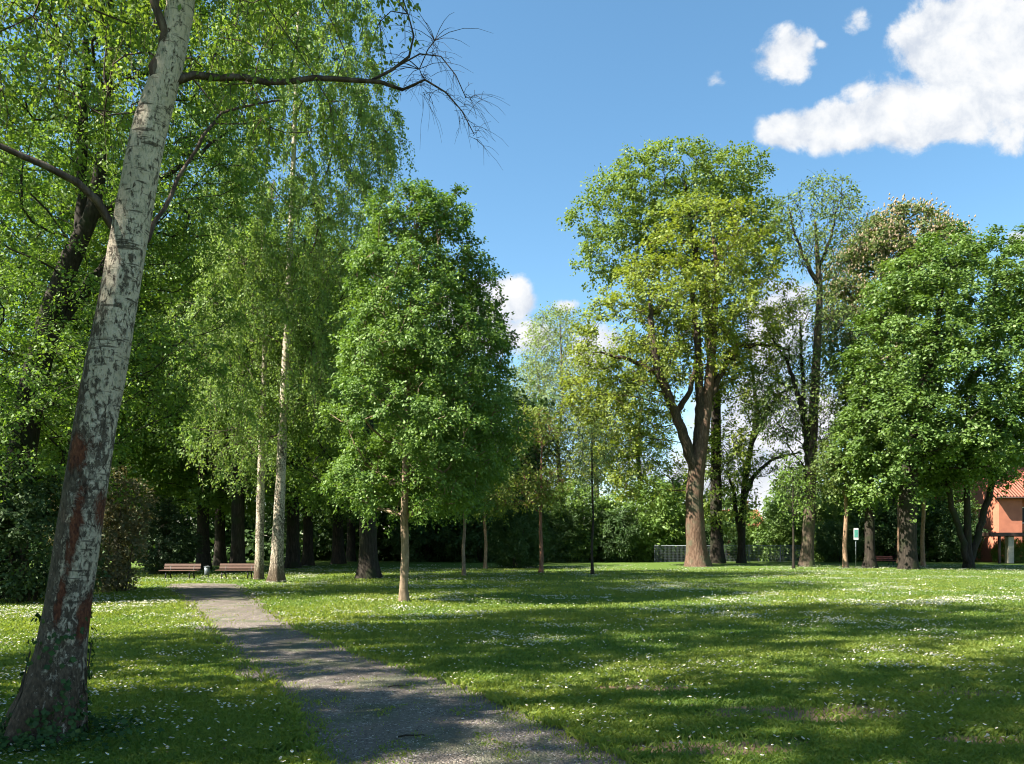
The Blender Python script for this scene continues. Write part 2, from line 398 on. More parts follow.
def tree(name, label, base, trunk, blobs, n, leafmat, bark, lpc=90, bark2=None, leaf=.14, csize=.8, gap=.7, limbs=(), cat='tree', group=None,
         seed=1, sides=12, flare=.5, zfirst=2., twigs=6, droop=.35, up=.6, weep=0., hole=.36, shell=.5, asc=.3, bare=(), twr=0., rtip=.012,
         extra=None, asp=.62, hs=.5, gnarl=.12, step=.6, bumps=.06, zmin=.8, flat=.75):
    """trunk / limbs: (px, py, width px) rows at depth base[1]; blobs: (px, py, rx px, ry px, depth offset m, depth radius m)"""
    rng = np.random.default_rng(seed); Y = base[1]; o0 = np.array([gx(base[0], Y), Y, 0.])
    def poly(rows):
        P = []; R = []
        for row in rows:
            dy = row[3] if len(row) > 3 else 0
            P.append(at(row[0], row[1], Y + dy) - o0); R.append(max(row[2] * .5 * (Y + dy) / F, .004))
        return np.array(P), np.array(R)
    tp, tr = poly(trunk); tp[0] = (tp[0][0], tp[0][1], 0)
    bl = []
    for (px, py, rx, ry, dy, rd) in blobs:
        k = (Y + dy) / F; bl.append((at(px, py, Y + dy) - o0, np.array([rx * k, rd, ry * k])))
    root = empty(name, o0, label, cat, group)
    C, bi = sample_blobs(rng, bl, n, gap, shell, hole, hs, seed, zmin)
    lm = [poly(l) for l in limbs]
    P, r, nt_, chains = grow(rng, tp, tr, lm, C, zfirst, asc, step, rtip, gnarl)
    V, Fq = trunk_mesh(rng, P[:nt_], r[:nt_], sides, flare, seed, bumps)
    mesh_obj('trunk', V, None, bark, root, quads=Fq, smooth=True)
    Vs = []; Fs = []; b = 0
    for ch, rr in chains:
        mx = rr[1]; ns = 8 if mx > .12 else (6 if mx > .04 else 4)
        v, f = tube_geo(P[ch], rr, ns); Vs.append(v); Fs.append(f + b); b += len(v)
    bc = np.array([x[0] for x in bl])[bi]; out = nrm(C - bc)
    keep = np.ones(len(C), bool)
    if len(bare): keep = ~np.isin(bi, bare)
    cs = csize * rng.uniform(.7, 1.25, len(C))
    V, Fq, tint, tw = foliage(rng, C[keep], out[keep], cs[keep], lpc, leaf, twigs, droop, up, weep, flat, asp)
    if twr:
        tv, tf = twig_geo(tw, twr, twr * .35); Vs.append(tv); Fs.append(tf + b); b += len(tv)
    if not keep.all() and twr:
        _, _, _, t2 = foliage(rng, C[~keep], out[~keep], cs[~keep] * 1.3, 2, leaf, 9, .5, .3)
        tv, tf = twig_geo(t2, twr, twr * .3); Vs.append(tv); Fs.append(tf + b); b += len(tv)
    if Vs: mesh_obj('branches', np.vstack(Vs), None, bark2 or bark, root, quads=np.vstack(Fs), smooth=True)
    mesh_obj('crown', V, None, leafmat, root, tint=tint, quads=Fq)
    if extra: extra(rng, root, C, out, cs)
    return root

def shrub(name, label, px, Y, blobs, n, mat, leaf=.09, lpc=110, csize=.35, gap=.25, seed=1, cat='shrub', group=None, hole=.3, up=.5, shell=.6, nst=9, asp=.55):
    rng = np.random.default_rng(seed); o0 = np.array([gx(px, Y), Y, 0.]); bl = []
    for (bx, by, rx, ry, dy, rd) in blobs:
        k = (Y + dy) / F; bl.append((at(bx, by, Y + dy) - o0, np.array([rx * k, rd, ry * k])))
    C, bi = sample_blobs(rng, bl, n, gap, shell, hole, .9, seed, .08)
    bc = np.array([x[0] for x in bl])[bi]; out = nrm(C - bc + np.array([0, 0, .01]))
    root = empty(name, o0, label, cat, group)
    V, Fq, tint, tw = foliage(rng, C, out, csize * rng.uniform(.7, 1.2, len(C)), lpc, leaf, 6, .3, up, 0., .8, asp)
    mb = MB()
    for k in range(nst):
        c = C[rng.integers(len(C))]; a = np.array([c[0] * .25 + rng.normal(0, .08), c[1] * .25 + rng.normal(0, .08), -.03])
        mid = (a + c) / 2 + np.array([-c[0] * .12, -c[1] * .12, .12 * c[2]]); mb.tube([a, mid, c], [.028, .02, .008], 5)
    mb.build('stem', B['stem'], root, True)
    mesh_obj('foliage', V, None, mat, root, tint=tint, quads=Fq)
    return root

def copy_thing(root, loc, rz, s, label, group=None, leafmat=None, name=None):
    r = root.copy(); COL.objects.link(r); r.location = loc; r.rotation_euler = (0, 0, rz); r.scale = (s, s, s) if np.isscalar(s) else s
    r['label'] = label
    if group: r['group'] = group
    for ch in list(root.children):
        c = ch.copy(); COL.objects.link(c); c.parent = r
    return r

# ================================================================== sky and light
sun_dir = nrm(np.array([-.84, -.34, 1.0]))
w = bpy.data.worlds.new('World'); sc.world = w; w.use_nodes = True
nt = NT(w); nt.n.clear(); wo = nt.new('ShaderNodeOutputWorld')
sky = nt.new('ShaderNodeTexSky', sky_type='NISHITA'); sky.sun_disc = False
sky.sun_elevation = math.asin(sun_dir[2]); sky.sun_rotation = math.atan2(sun_dir[0], sun_dir[1])
sky.altitude = 50; sky.air_density = 1.0; sky.dust_density = .35; sky.ozone_density = 2.2
g = nt.new('ShaderNodeTexCoord').outputs['Generated']; s3 = nt.new('ShaderNodeSeparateXYZ'); nt.l.new(g, s3.inputs[0])
yy = nt.math('MAXIMUM', s3.outputs[1], .02)
u = nt.math('DIVIDE', s3.outputs[0], yy); v = nt.math('DIVIDE', s3.outputs[2], yy)
uv = nt.new('ShaderNodeCombineXYZ'); nt.l.new(u, uv.inputs[0]); nt.l.new(v, uv.inputs[1]); uv = uv.outputs[0]
CL = [(958, 56, 66, 70, 1.1), (1010, 60, 64, 90, 1.1), (1080, 40, 90, 100, 1), (905, 112, 62, 44, 1), (950, 112, 60, 42, 1), (838, 128, 50, 30, 1), (790, 131, 36, 22, 1),
      (985, 8, 48, 40, 1), (862, 92, 26, 18, .5), (783, 56, 34, 33, .85), (802, 44, 18, 18, .6), (719, 78, 20, 12, .30), (857, 18, 20, 11, .27), (822, 44, 12, 6, .4),
      (503, 301, 40, 34, 1.2), (478, 318, 50, 44, 1.2), (567, 304, 16, 9, .5), (520, 335, 60, 24, .7), (600, 345, 60, 26, .6), (780, 330, 46, 62, 1), (775, 420, 90, 60, .9), (740, 470, 130, 50, .7),
      (1022, 242, 18, 16, .9), (1016, 462, 34, 30, .8), (300, 420, 160, 90, .7)]
warp = nt.vmath('MULTIPLY', nt.vmath('SUBTRACT', nt.noise(uv, 9, 5, .6, 0, True), (.5, .5, .5)), (.045, .035, 0))
uvw = nt.vmath('ADD', uv, warp); m = None
for (px, py, rx, ry, k) in CL:
    d = nt.vmath('LENGTH', nt.vmath('MULTIPLY', nt.vmath('SUBTRACT', uvw, ((px - 512) / F, (HOR - py) / F, 0)), (F / rx, F / ry, 0)), out=1)
    q = nt.math('MULTIPLY', nt.math('SUBTRACT', 1.15, d), k)
    m = q if m is None else nt.math('SMOOTH_MAX', m, q, .12)
f1 = nt.noise(uv, 15, 10, .62, .2); f2 = nt.noise(nt.vmath('ADD', uv, (-.02, .016, 0)), 15, 5, .55, .2)
den = nt.math('ADD', m, nt.math('MULTIPLY', nt.math('SUBTRACT', f1, .5), 1.45))
mask = nt.mrange(den, .12, .50)
core = nt.mrange(den, .35, 1.15)
lit = nt.math('ADD', nt.math('MULTIPLY', nt.math('SUBTRACT', f1, f2), 1.15), nt.math('MULTIPLY', core, .16))  # painted cloud relief: noise offset towards the sun brightens the facing sides
ccol = nt.ramp(nt.math('ADD', lit, .42), [(.25, (.66, .72, .82)), (.5, (.88, .91, .95)), (.68, (1, 1, 1))])
bg1 = nt.new('ShaderNodeBackground'); hs_ = nt.new('ShaderNodeHueSaturation'); hs_.inputs['Hue'].default_value = .487; hs_.inputs['Saturation'].default_value = 1.12; nt.l.new(sky.outputs[0], hs_.inputs['Color']); nt.l.new(hs_.outputs[0], bg1.inputs[0]); bg1.inputs[1].default_value = .064
bg2 = nt.new('ShaderNodeBackground'); nt.l.new(ccol, bg2.inputs[0]); bg2.inputs[1].default_value = .268
mxw = nt.new('ShaderNodeMixShader'); nt.l.new(nt.math('MULTIPLY', mask, nt.math('GREATER_THAN', s3.outputs[1], .03)), mxw.inputs[0])
nt.l.new(bg1.outputs[0], mxw.inputs[1]); nt.l.new(bg2.outputs[0], mxw.inputs[2]); nt.l.new(mxw.outputs[0], wo.inputs[0])
from mathutils import Vector
ld = bpy.data.lights.new('sun', 'SUN'); ld.energy = 5.0; ld.angle = radians(.53); ld.color = (1, .945, .85)
lo = bpy.data.objects.new('sun', ld); COL.objects.link(lo); lo.location = tuple(sun_dir * 60); lo.rotation_euler = Vector(tuple(sun_dir)).to_track_quat('Z', 'Y').to_euler()

cd = bpy.data.cameras.new('camera'); cam = bpy.data.objects.new('camera', cd); COL.objects.link(cam); sc.camera = cam
cam.location = (0, 0, CAM); cam.rotation_euler = (radians(90), 0, 0); cd.sensor_width = 36; cd.lens = 36 * F / 1024; cd.shift_y = (HOR - 382) / 1024
cd.clip_start = .1; cd.clip_end = 3000
vs = sc.view_settings; vs.view_transform = 'Standard'; vs.look = 'None'; vs.exposure = 1.95; vs.gamma = 1
sc.render.engine = 'CYCLES'; cy = sc.cycles; cy.max_bounces = 7; cy.diffuse_bounces = 4; cy.glossy_bounces = 2; cy.transmission_bounces = 5
cy.transparent_max_bounces = 4; cy.use_denoising = True; cy.filter_width = 1.05; cy.sample_clamp_indirect = 6; cy.caustics_reflective = False; cy.caustics_refractive = False
try: cy.denoiser = 'OPENIMAGEDENOISE'
except Exception: pass

# ================================================================== ground
PATH = [(761, 323, 618), (748, 317, 590), (736, 311, 563), (722, 303, 533), (708, 293, 503), (695, 282, 474), (686, 275, 450), (679, 268, 429), (671, 257, 404), (658, 242, 360),
        (650, 234, 342), (642, 226, 324), (632, 217, 299), (622, 209, 280), (612, 201, 266), (604, 193, 255), (597, 185, 247), (590, 178, 240), (584, 172, 234)]
rowsY = np.array([F * CAM / (p[0] - HOR) for p in PATH]); PL = np.array([gx(p[1], y) for p, y in zip(PATH, rowsY)]); PR = np.array([gx(p[2], y) for p, y in zip(PATH, rowsY)])
rowsY = np.r_[-3., 2.5, rowsY]; PL = np.r_[3.3, .25, PL]; PR = np.r_[5.9, 2.75, PR]
YE = rowsY[-1]
def path_edges(Y): return np.interp(Y, rowsY, PL), np.interp(Y, rowsY, PR)
def path_dist(x, Y):
    """signed distance-ish to the path edge, negative on the path"""
    l, r = path_edges(Y); d = np.maximum(l - x, x - r); return np.where(Y > YE, np.maximum(d, (Y - YE)), d)
def bare_amount(x, Y):
    """worn soil patches in the lawn"""
    a = np.exp(-(((x - 2.9) / 1.3) ** 2 + ((Y - 7.35) / .42) ** 2)); b = np.exp(-(((x - 4.0) / 1.6) ** 2 + ((Y - 6.35) / .22) ** 2)); c = np.exp(-(((x - 1.6) / .9) ** 2 + ((Y - 6.1) / .3) ** 2))
    d = np.exp(-(((x - 1.4) / .8) ** 2 + ((Y - 8.6) / .3) ** 2)); e = np.exp(-(((x - 4.6) / .9) ** 2 + ((Y - 8.3) / .3) ** 2))
    return np.maximum.reduce([a, b, c, d * .8, e * .8]) * 1.35

m, nt, out = material('lawn_ground'); c = coord(nt)
n1 = nt.noise(c, .35, 5, .6); n2 = nt.noise(c, 14, 6, .7); n3 = nt.noise(c, 2.2, 4, .6)
col = nt.mix(nt.mrange(n2, .3, .7), (.035, .075, .013), (.115, .165, .030))
col = nt.mix(nt.mrange(n1, .45, .7), col, (.075, .120, .022)); col = nt.mix(nt.mrange(n3, .62, .75), col, (.10, .085, .045))
bs = None
for (bx, by, rx, ry) in ((2.9, 7.35, 1.3, .42), (4.0, 6.35, 1.6, .22), (1.6, 6.1, .9, .3), (1.4, 8.6, .8, .3), (4.6, 8.3, .9, .3)):
    d = nt.vmath('LENGTH', nt.vmath('MULTIPLY', nt.vmath('SUBTRACT', c, (bx, by, 0)), (1 / rx, 1 / ry, 0)), out=1)
    q = nt.math('SUBTRACT', 1.2, d); bs = q if bs is None else nt.math('MAXIMUM', bs, q)
soil = nt.mrange(nt.math('ADD', bs, nt.math('MULTIPLY', nt.math('SUBTRACT', n3, .5), 2.4)), .1, .6)
col = nt.mix(soil, col, nt.mix(n2, (.10, .065, .038), (.23, .165, .105)))
principled(nt, out, col, .95, nt.bump(n2, .6, .05), .1); M_lawn = m
NX = 60; xs = np.sinh(np.linspace(-4.2, 4.2, NX)) / np.sinh(4.2) * 700; ys = np.sinh(np.linspace(-2.2, 4.4, NX)) / np.sinh(4.4) * 900
XX, YY = np.meshgrid(xs, ys); V = np.stack([XX, YY, XX * 0], -1).reshape(-1, 3); i = np.arange(NX - 1)
q = (i[:, None] * NX + i[None]).reshape(-1); o = mesh_obj('lawn', V, None, M_lawn, quads=np.stack([q, q + 1, q + NX + 1, q + NX], -1)); tag(o, kind='structure')

m, nt, out = material('path_gravel'); c = coord(nt)
vo = nt.new('ShaderNodeTexVoronoi'); vo.inputs['Scale'].default_value = 50; nt.l.new(c, vo.inputs['Vector'])
vsep = nt.new('ShaderNodeSeparateColor'); nt.l.new(vo.outputs['Color'], vsep.inputs[0])
n1 = nt.noise(c, 1.1, 5, .6); n2 = nt.noise(c, 120, 3, .6); n3 = nt.noise(c, 5, 5, .65)
st = nt.ramp(vsep.outputs[0], [(.0, (.045, .036, .030)), (.4, (.135, .108, .086)), (.75, (.25, .205, .17)), (1, (.48, .43, .38))])
dirt = nt.mix(n2, (.105, .085, .068), (.20, .17, .145))
col = nt.mix(nt.mrange(nt.math('ADD', n3, nt.math('MULTIPLY', vsep.outputs[1], .3)), .45, .75), st, dirt)
col = nt.mix(nt.mrange(n1, .46, .64, 0, .6), col, (.060, .085, .030))
h = nt.math('ADD', nt.math('MULTIPLY', vo.outputs['Distance'], -1.2), nt.math('MULTIPLY', n3, .8))
n6 = nt.noise(nt.vmath('MULTIPLY', c, (2.4, .35, 1)), 1, 4, .6); col = nt.mix(nt.mrange(n6, .42, .62, 0, .55), col, (.105, .085, .068))
n7 = nt.noise(c, 2.6, 6, .7); col = nt.mix(nt.mrange(n7, .60, .70, 0, .6), col, (.065, .052, .038))
principled(nt, out, col, .9, nt.bump(h, .8, .02), .2); M_path = m
nr = 170; Yr = np.r_[np.linspace(-3, 12, 110), np.linspace(12, YE, nr - 110 + 1)[1:]]; nr = len(Yr); nc = 9
l, r = path_edges(Yr)
jl = (fbm(np.stack([Yr * 1.3, Yr * 0, Yr * 0], -1), 3, 4) - .5) * .6 - .22; jr = (fbm(np.stack([Yr * 1.3, Yr * 0 + 9, Yr * 0], -1), 5, 4) - .5) * .6 + .22
t = np.linspace(0, 1, nc)[None]; X = (l + jl)[:, None] * (1 - t) + (r + jr)[:, None] * t
Z = .006 + .018 * (1 - (2 * t - 1) ** 2) + X * 0
V = np.stack([X, Yr[:, None] + X * 0, Z], -1).reshape(-1, 3); q = (np.arange(nr - 1)[:, None] * nc + np.arange(nc - 1)[None]).reshape(-1)
tag(mesh_obj('gravel_path', V, None, M_path, quads=np.stack([q, q + 1, q + nc + 1, q + nc], -1), smooth=True), kind='structure')

# grass blades ---------------------------------------------------------
G['grass'] = leaf_mat('grass_blade', (.084, .156, .020), (.255, .272, .038), .46, gloss=.035)
rng = np.random.default_rng(11)
def scatter(n, y0, y1, p=1.6, mx=3.0):
    """ground points with a density falling off with distance from where one stands"""
    uu = rng.uniform(0, 1, n); a = 1 - p; Y = (y0 ** a + uu * (y1 ** a - y0 ** a)) ** (1 / a)
    x = rng.uniform(-1, 1, n) * (Y * .67 + mx); return x, Y
N = 820000
x, Y = scatter(N, 4.2, 46, 1.75)
pdv = path_dist(x, Y); nz = fbm(np.stack([x * 2.2, Y * 2.2, x * 0], -1), 21, 3); n4 = fbm(np.stack([x * .5, Y * .5, x * 0], -1), 8, 3)
mid = nz > .60
l_, r_ = path_edges(Y); tc = (x - l_) / np.maximum(r_ - l_, .1)
prob = np.where(pdv > (nz - .5) * 1.5 + .02, np.clip(.35 + pdv * 2.2, .3, 1), np.where(mid, np.where(np.abs(tc - .5) < .28, .26, .12), .012 + .25 * np.exp(pdv * 7)))
prob *= np.where(bare_amount(x, Y) + (nz - .5) * 1.6 > .66, .16, 1)
kp = rng.uniform(0, 1, N) < prob; x = x[kp]; Y = Y[kp]; nz = nz[kp]; n4 = n4[kp]; onp = pdv[kp] < 0; N = len(x)
hgt = (.024 + .034 * n4 + .022 * rng.uniform(0, 1, N)) * (.7 + .8 * nz); hgt *= np.where(onp, .5, 1); wd = .0035 * np.maximum(Y / 6.5, 1) ** .9 * rng.uniform(.7, 1.4, N)
hgt *= 1 + .5 * np.exp(-np.abs(path_dist(x, Y)) * 8)
an = rng.uniform(0, 2 * pi, N); le = rng.uniform(.1, 1.0, N) * hgt; la = rng.uniform(0, 2 * pi, N)
b0 = np.stack([x, Y, np.where(onp, .012, 0) + x * 0], -1); sd = np.stack([np.cos(an), np.sin(an), an * 0], -1) * wd[:, None]
lean = np.stack([np.cos(la) * le, np.sin(la) * le, la * 0], -1); upv = np.stack([x * 0, x * 0, hgt], -1)
V = np.stack([b0 - sd, b0 + sd, b0 + upv * .62 + lean * .35 + sd * .7, b0 + upv * (1 - .25 * (le / hgt)[:, None]) + lean], 1)
tint = np.clip(.55 * (n4 - .25) * 1.6 + .5 * rng.uniform(0, 1, N) - .1, 0, 1)
tag(mesh_obj('grass', V.reshape(-1, 3), None, G['grass'], tint=tint, quads=np.arange(N * 4).reshape(N, 4)), 'green lawn grass mown short and thick with daisies', 'grass', kind='stuff')

# clover and plantain leaves lying between the blades ------------------
# daisies --------------------------------------------------------------
m, nt, out = material('daisy_petal'); t = nt.new('ShaderNodeAttribute', attribute_name='tint').outputs['Fac']
d = nt.new('ShaderNodeBsdfDiffuse'); nt.set(d.inputs[0], nt.mix(nt.math('GREATER_THAN', t, .5), (.80, .80, .78), (.75, .50, .04))); tr = nt.new('ShaderNodeBsdfTranslucent'); tr.inputs[0].default_value = (.6, .6, .58, 1)
mx = nt.new('ShaderNodeMixShader'); mx.inputs[0].default_value = .25; nt.l.new(d.outputs[0], mx.inputs[1]); nt.l.new(tr.outputs[0], mx.inputs[2]); nt.l.new(mx.outputs[0], out.inputs[0]); M_daisy = m
N = 360000; x, Y = scatter(N, 4.6, 52, 1.1)
cl = fbm(np.stack([x * .55, Y * .55, x * 0], -1), 77, 4); c2 = fbm(np.stack([x * 2.4, Y * 2.4, x * 0], -1), 78, 2)
pr = np.clip((cl - .485) * 6.5, 0, 1) * np.clip((c2 - .35) * 3, .1, 1) * np.clip((Y - 4) / 15, .07, 1) * np.where(path_dist(x, Y) < .12, 0, 1)
pr = np.maximum(pr, .02) * np.where(path_dist(x, Y) < .12, 0, 1) * np.where((x > .8) & (Y < 9.5), .25, 1)
kp = rng.uniform(0, 1, N) < pr; x = x[kp]; Y = Y[kp]; N = len(x)
rr = .0125 * rng.uniform(.75, 1.25, N) * np.clip(Y / 14, 1, 1.5); zz = rng.uniform(.045, .085, N); a = np.arange(6) * pi / 3
tl = rng.normal(0, .33, (N, 2)); tl[:, 1] -= .25
ring = np.stack([np.cos(a), np.sin(a)], -1)
V = np.empty((N, 10, 3)); V[:, :6, 0] = x[:, None] + ring[:, 0] * rr[:, None]; V[:, :6, 1] = Y[:, None] + ring[:, 1] * rr[:, None]
V[:, :6, 2] = zz[:, None] + rr[:, None] * (ring[:, 0] * tl[:, :1] + ring[:, 1] * tl[:, 1:])
sq = np.array([(-.4, -.4), (.4, -.4), (.4, .4), (-.4, .4)])
V[:, 6:, 0] = x[:, None] + sq[:, 0] * rr[:, None]; V[:, 6:, 1] = Y[:, None] + sq[:, 1] * rr[:, None]
V[:, 6:, 2] = zz[:, None] + .004 + rr[:, None] * (sq[:, 0] * tl[:, :1] + sq[:, 1] * tl[:, 1:])
b = np.arange(N)[:, None] * 10
Fq = np.concatenate([b + np.array([[0, 1, 2, 3]]), b + np.array([[0, 3, 4, 5]]), b + np.array([[6, 7, 8, 9]])])
tag(mesh_obj('daisies', V.reshape(-1, 3), None, M_daisy, quads=Fq, tint=np.r_[np.zeros(2 * N), np.ones(N)]), 'small white daisies scattered in drifts all over the lawn', 'flowers', kind='stuff')

# loose stones on the path ---------------------------------------------
m, nt, out = material('loose_stone'); t = nt.new('ShaderNodeAttribute', attribute_name='tint').outputs['Fac']
principled(nt, out, nt.ramp(t, [(0, (.05, .043, .037)), (.5, (.16, .138, .12)), (.85, (.32, .285, .255)), (1, (.52, .48, .44))]), .85, None, .2); M_stone = m
N = 60000; x, Y = scatter(N, 4.3, 18, 1.5, 2); kp = path_dist(x, Y) < .06 + .1 * rng.normal(size=N) ; x = x[kp]; Y = Y[kp]; N = len(x)
s = .0052 * rng.lognormal(0, .35, N)[:, None] * np.array([1, 1, .6]) * rng.uniform(.7, 1.3, (N, 3)); an = rng.uniform(0, 2 * pi, N); ca, sa = np.cos(an), np.sin(an)
oc = np.array([(1, 0, 0), (0, 1, 0), (-1, 0, 0), (0, -1, 0), (0, 0, 1), (0, 0, -1)], float); V = oc[None] * s[:, None]
V = np.stack([V[..., 0] * ca[:, None] - V[..., 1] * sa[:, None], V[..., 0] * sa[:, None] + V[..., 1] * ca[:, None], V[..., 2]], -1)
l, r = path_edges(Y); tcc = np.clip((x - l) / (r - l), 0, 1)
V += np.stack([x, Y, .008 + .018 * (1 - (2 * tcc - 1) ** 2)], -1)[:, None]
of = np.array([(0, 1, 4), (1, 2, 4), (2, 3, 4), (3, 0, 4), (1, 0, 5), (2, 1, 5), (3, 2, 5), (0, 3, 5)])
tag(mesh_obj('gravel', V.reshape(-1, 3), None, M_stone, quads=(np.arange(N)[:, None, None] * 6 + of).reshape(-1, 3), tint=np.repeat(rng.uniform(0, 1, N), 8)), 'loose grey gravel stones lying on the path', 'gravel', kind='stuff')

# fallen leaves on path and lawn
N = 1500; x, Y = scatter(N, 4.3, 20, 1.5, 2); nz = fbm(np.stack([x * 1.2, Y * 1.2, x * 0], -1), 31, 3); kp = (rng.uniform(size=N) < np.where(np.abs(path_dist(x, Y)) < .25, 1, .35)) & (nz > .42); x = x[kp]; Y = Y[kp]; N = len(x)
V, Fq = leaves_geo(rng, np.stack([x, Y, np.where(path_dist(x, Y) < -.1, .034, .045)], -1), np.array([0, 0, 1.]) + rng.normal(0, .25, (N, 3)), rng.normal(size=(N, 3)), rng.uniform(.018, .05, N), .6)
tag(mesh_obj('leaf_litter', V, None, leaf_mat('fallen_leaf', (.09, .055, .028), (.26, .18, .09), .15), quads=Fq, tint=rng.uniform(0, 1, N)), 'small dry brown leaves strewn over path and grass', 'leaves', kind='stuff')

# ================================================================== trees
def bare_twigs(rng, root, C, out, cs):
    o0 = np.array(root.location); src = [at(*p) - o0 for p in ((424, 91, 6.95), (402, 90, 6.98), (415, 50, 7), (408, 16, 7), (448, 95, 7), (463, 112, 7), (474, 134, 7), (452, 66, 7), (466, 98, 7), (430, 48, 7), (430, 80, 7))]
    mb = MB()
    for k in range(75):
        p = src[rng.integers(len(src))] + rng.normal(0, .03, 3); L = rng.uniform(.12, .42); d = nrm(np.array([rng.normal(.35, .6), rng.normal(0, .5), rng.normal(-.1, .6)])); t = np.linspace(0, 1, 6)[:, None]
        q = p + d * L * t + np.array([0, 0, -.5]) * L * t ** 2 + np.cumsum(rng.normal(0, .006, (6, 3)), 0); mb.tube(q, np.linspace(.0022, .0009, 6), 3, False)
        for e in range(rng.integers(0, 3)):
            j = rng.integers(1, 4); d2 = nrm(d + rng.normal(0, .7, 3)); q2 = q[j] + d2 * L * .4 * t + np.array([0, 0, -.3]) * L * t ** 2; mb.tube(q2, np.linspace(.002, .001, 6), 3, False)
    mb.build('bare_twigs', B['twig'], root, True)
# the leaning birch beside the path
bf = tree('birch_tree', 'leaning white-barked birch with red peeling bark and ivy at its foot', (40, 6.4),
    [(40, 741, 66), (52, 700, 56), (60, 655, 46), (69, 600, 41.5), (82, 510, 40.5), (96, 420, 38), (111, 340, 37.5), (127, 250, 35), (134, 210, 35), (149, 130, 32), (159, 97, 30), (169, 66, 26), (180, 10, 26), (187, -60, 25), (196, -200, 21), (200, -420, 14), (205, -640, 6)],
    [(70, 20, 130, 60, .9, 1.3), (260, 20, 110, 50, .9, 1.2), (390, -8, 55, 28, .8, .8), (20, 95, 70, 55, 1, 1.2), (445, 85, 36, 42, .6, .35), (290, 90, 80, 30, .5, .6), (200, -120, 280, 90, .3, 2.4), (200, -420, 330, 330, 0, 2.9)],
    520, G['birch'], B['birch'], bark2=B['twig'], lpc=140, leaf=.043, csize=.42, gap=.24, sides=96, flare=.42, zfirst=3.6, seed=5, twigs=6, droop=.9, up=.25, weep=.3, hole=.40, twr=.0035, rtip=.0045,
    limbs=[[(112, 226, 9), (98, 200, 8.5, -.1), (75, 180, 7.5, -.25), (30, 157, 6.5, -.4), (-20, 140, 5.5, -.6), (-80, 120, 4, -.8)],
           [(160, 105, 12), (162, 72, 11, -.04), (161, 35, 10, -.07), (158, 0, 9, -.1), (150, -70, 8, -.2), (120, -180, 6, -.3)],
           [(174, 82, 8), (205, 76, 7, .15), (262, 80, 6, .3), (320, 77, 5, .45), (372, 80, 4.2, .55), (402, 90, 3.2, .6), (424, 91, 2.4, .6)],
           [(372, 80, 3, .55), (398, 66, 2.8, .6), (415, 52, 2.6, .6), (414, 36, 2.2, .6), (408, 14, 1.8, .6)],
           [(402, 90, 2.6, .6), (428, 78, 2.2, .6), (448, 95, 1.7, .6), (463, 112, 1.3, .6), (474, 134, .9, .6)],
           [(398, 66, 2, .6), (430, 48, 1.6, .6), (452, 66, 1.1, .6), (466, 98, .8, .6)],
           [(148, 240, 6, .2), (172, 192, 5, .5), (204, 133, 4, .8), (222, 112, 3, 1.), (280, 100, 2, 1.2)]],
    bare=(4,), step=.3, gnarl=.2, bumps=.05, extra=bare_twigs)
# ivy at its foot
rng = np.random.default_rng(3); o0 = np.array([gx(40, 6.4), 6.4, 0.])
n = 1500; a = rng.uniform(0, 2 * pi, n); z = rng.exponential(.20, n); z = np.where(rng.uniform(size=n) < .25, rng.uniform(0, .9, n), z); z = np.clip(z, 0, 1.0)
k = (fbm(np.stack([np.cos(a) * 1.6, np.sin(a) * 1.6, z * 2.5], -1), 4, 3) > .47) | (z < .1); a = a[k]; z = z[k]; n = len(a)
XC = lambda z: np.interp(z, [0, .32, .68, 1.13, 1.85], [0, .088, .161, .233, .338])
RZ = lambda z: .192 + .05 * np.exp(-z / .45) + .07 * np.exp(-z / .3)
rad = RZ(z) + rng.uniform(0, .045, n); P = np.stack([np.cos(a) * rad + XC(z), np.sin(a) * rad, z], -1)
n2 = 900; a2 = rng.uniform(0, 2 * pi, n2); r2 = .33 + np.abs(rng.normal(0, .2, n2)); P2 = np.stack([np.cos(a2) * r2 + .12, np.sin(a2) * r2 - .05, rng.uniform(.02, .12, n2)], -1)
Nn = np.r_[np.stack([np.cos(a), np.sin(a), a * 0 + .35], -1), np.tile([0, -.2, 1.], (n2, 1))] + rng.normal(0, .35, (n + n2, 3)); P = np.r_[P, P2]
V, Fq = leaves_geo(rng, P, Nn, rng.normal(0, .7, (len(P), 3)) + np.array([0, 0, -.3]), rng.uniform(.028, .06, len(P)), .95)
iv = empty('ivy_plant', o0, 'dark green ivy climbing the foot of the leaning birch', 'ivy')
mesh_obj('foliage', V, None, G['ivy'], iv, quads=Fq, tint=rng.uniform(0, 1, len(P)))
mb = MB()
for k in range(7):
    a = rng.uniform(0, 2 * pi); zz = np.linspace(0, rng.uniform(.4, .95), 7); aa = a + np.cumsum(rng.normal(0, .14, 7)); rd = RZ(zz) + .004
    mb.tube(np.stack([np.cos(aa) * rd + XC(zz), np.sin(aa) * rd, zz], -1), .006, 5)
mb.build('stem', B['stem'], iv, True)

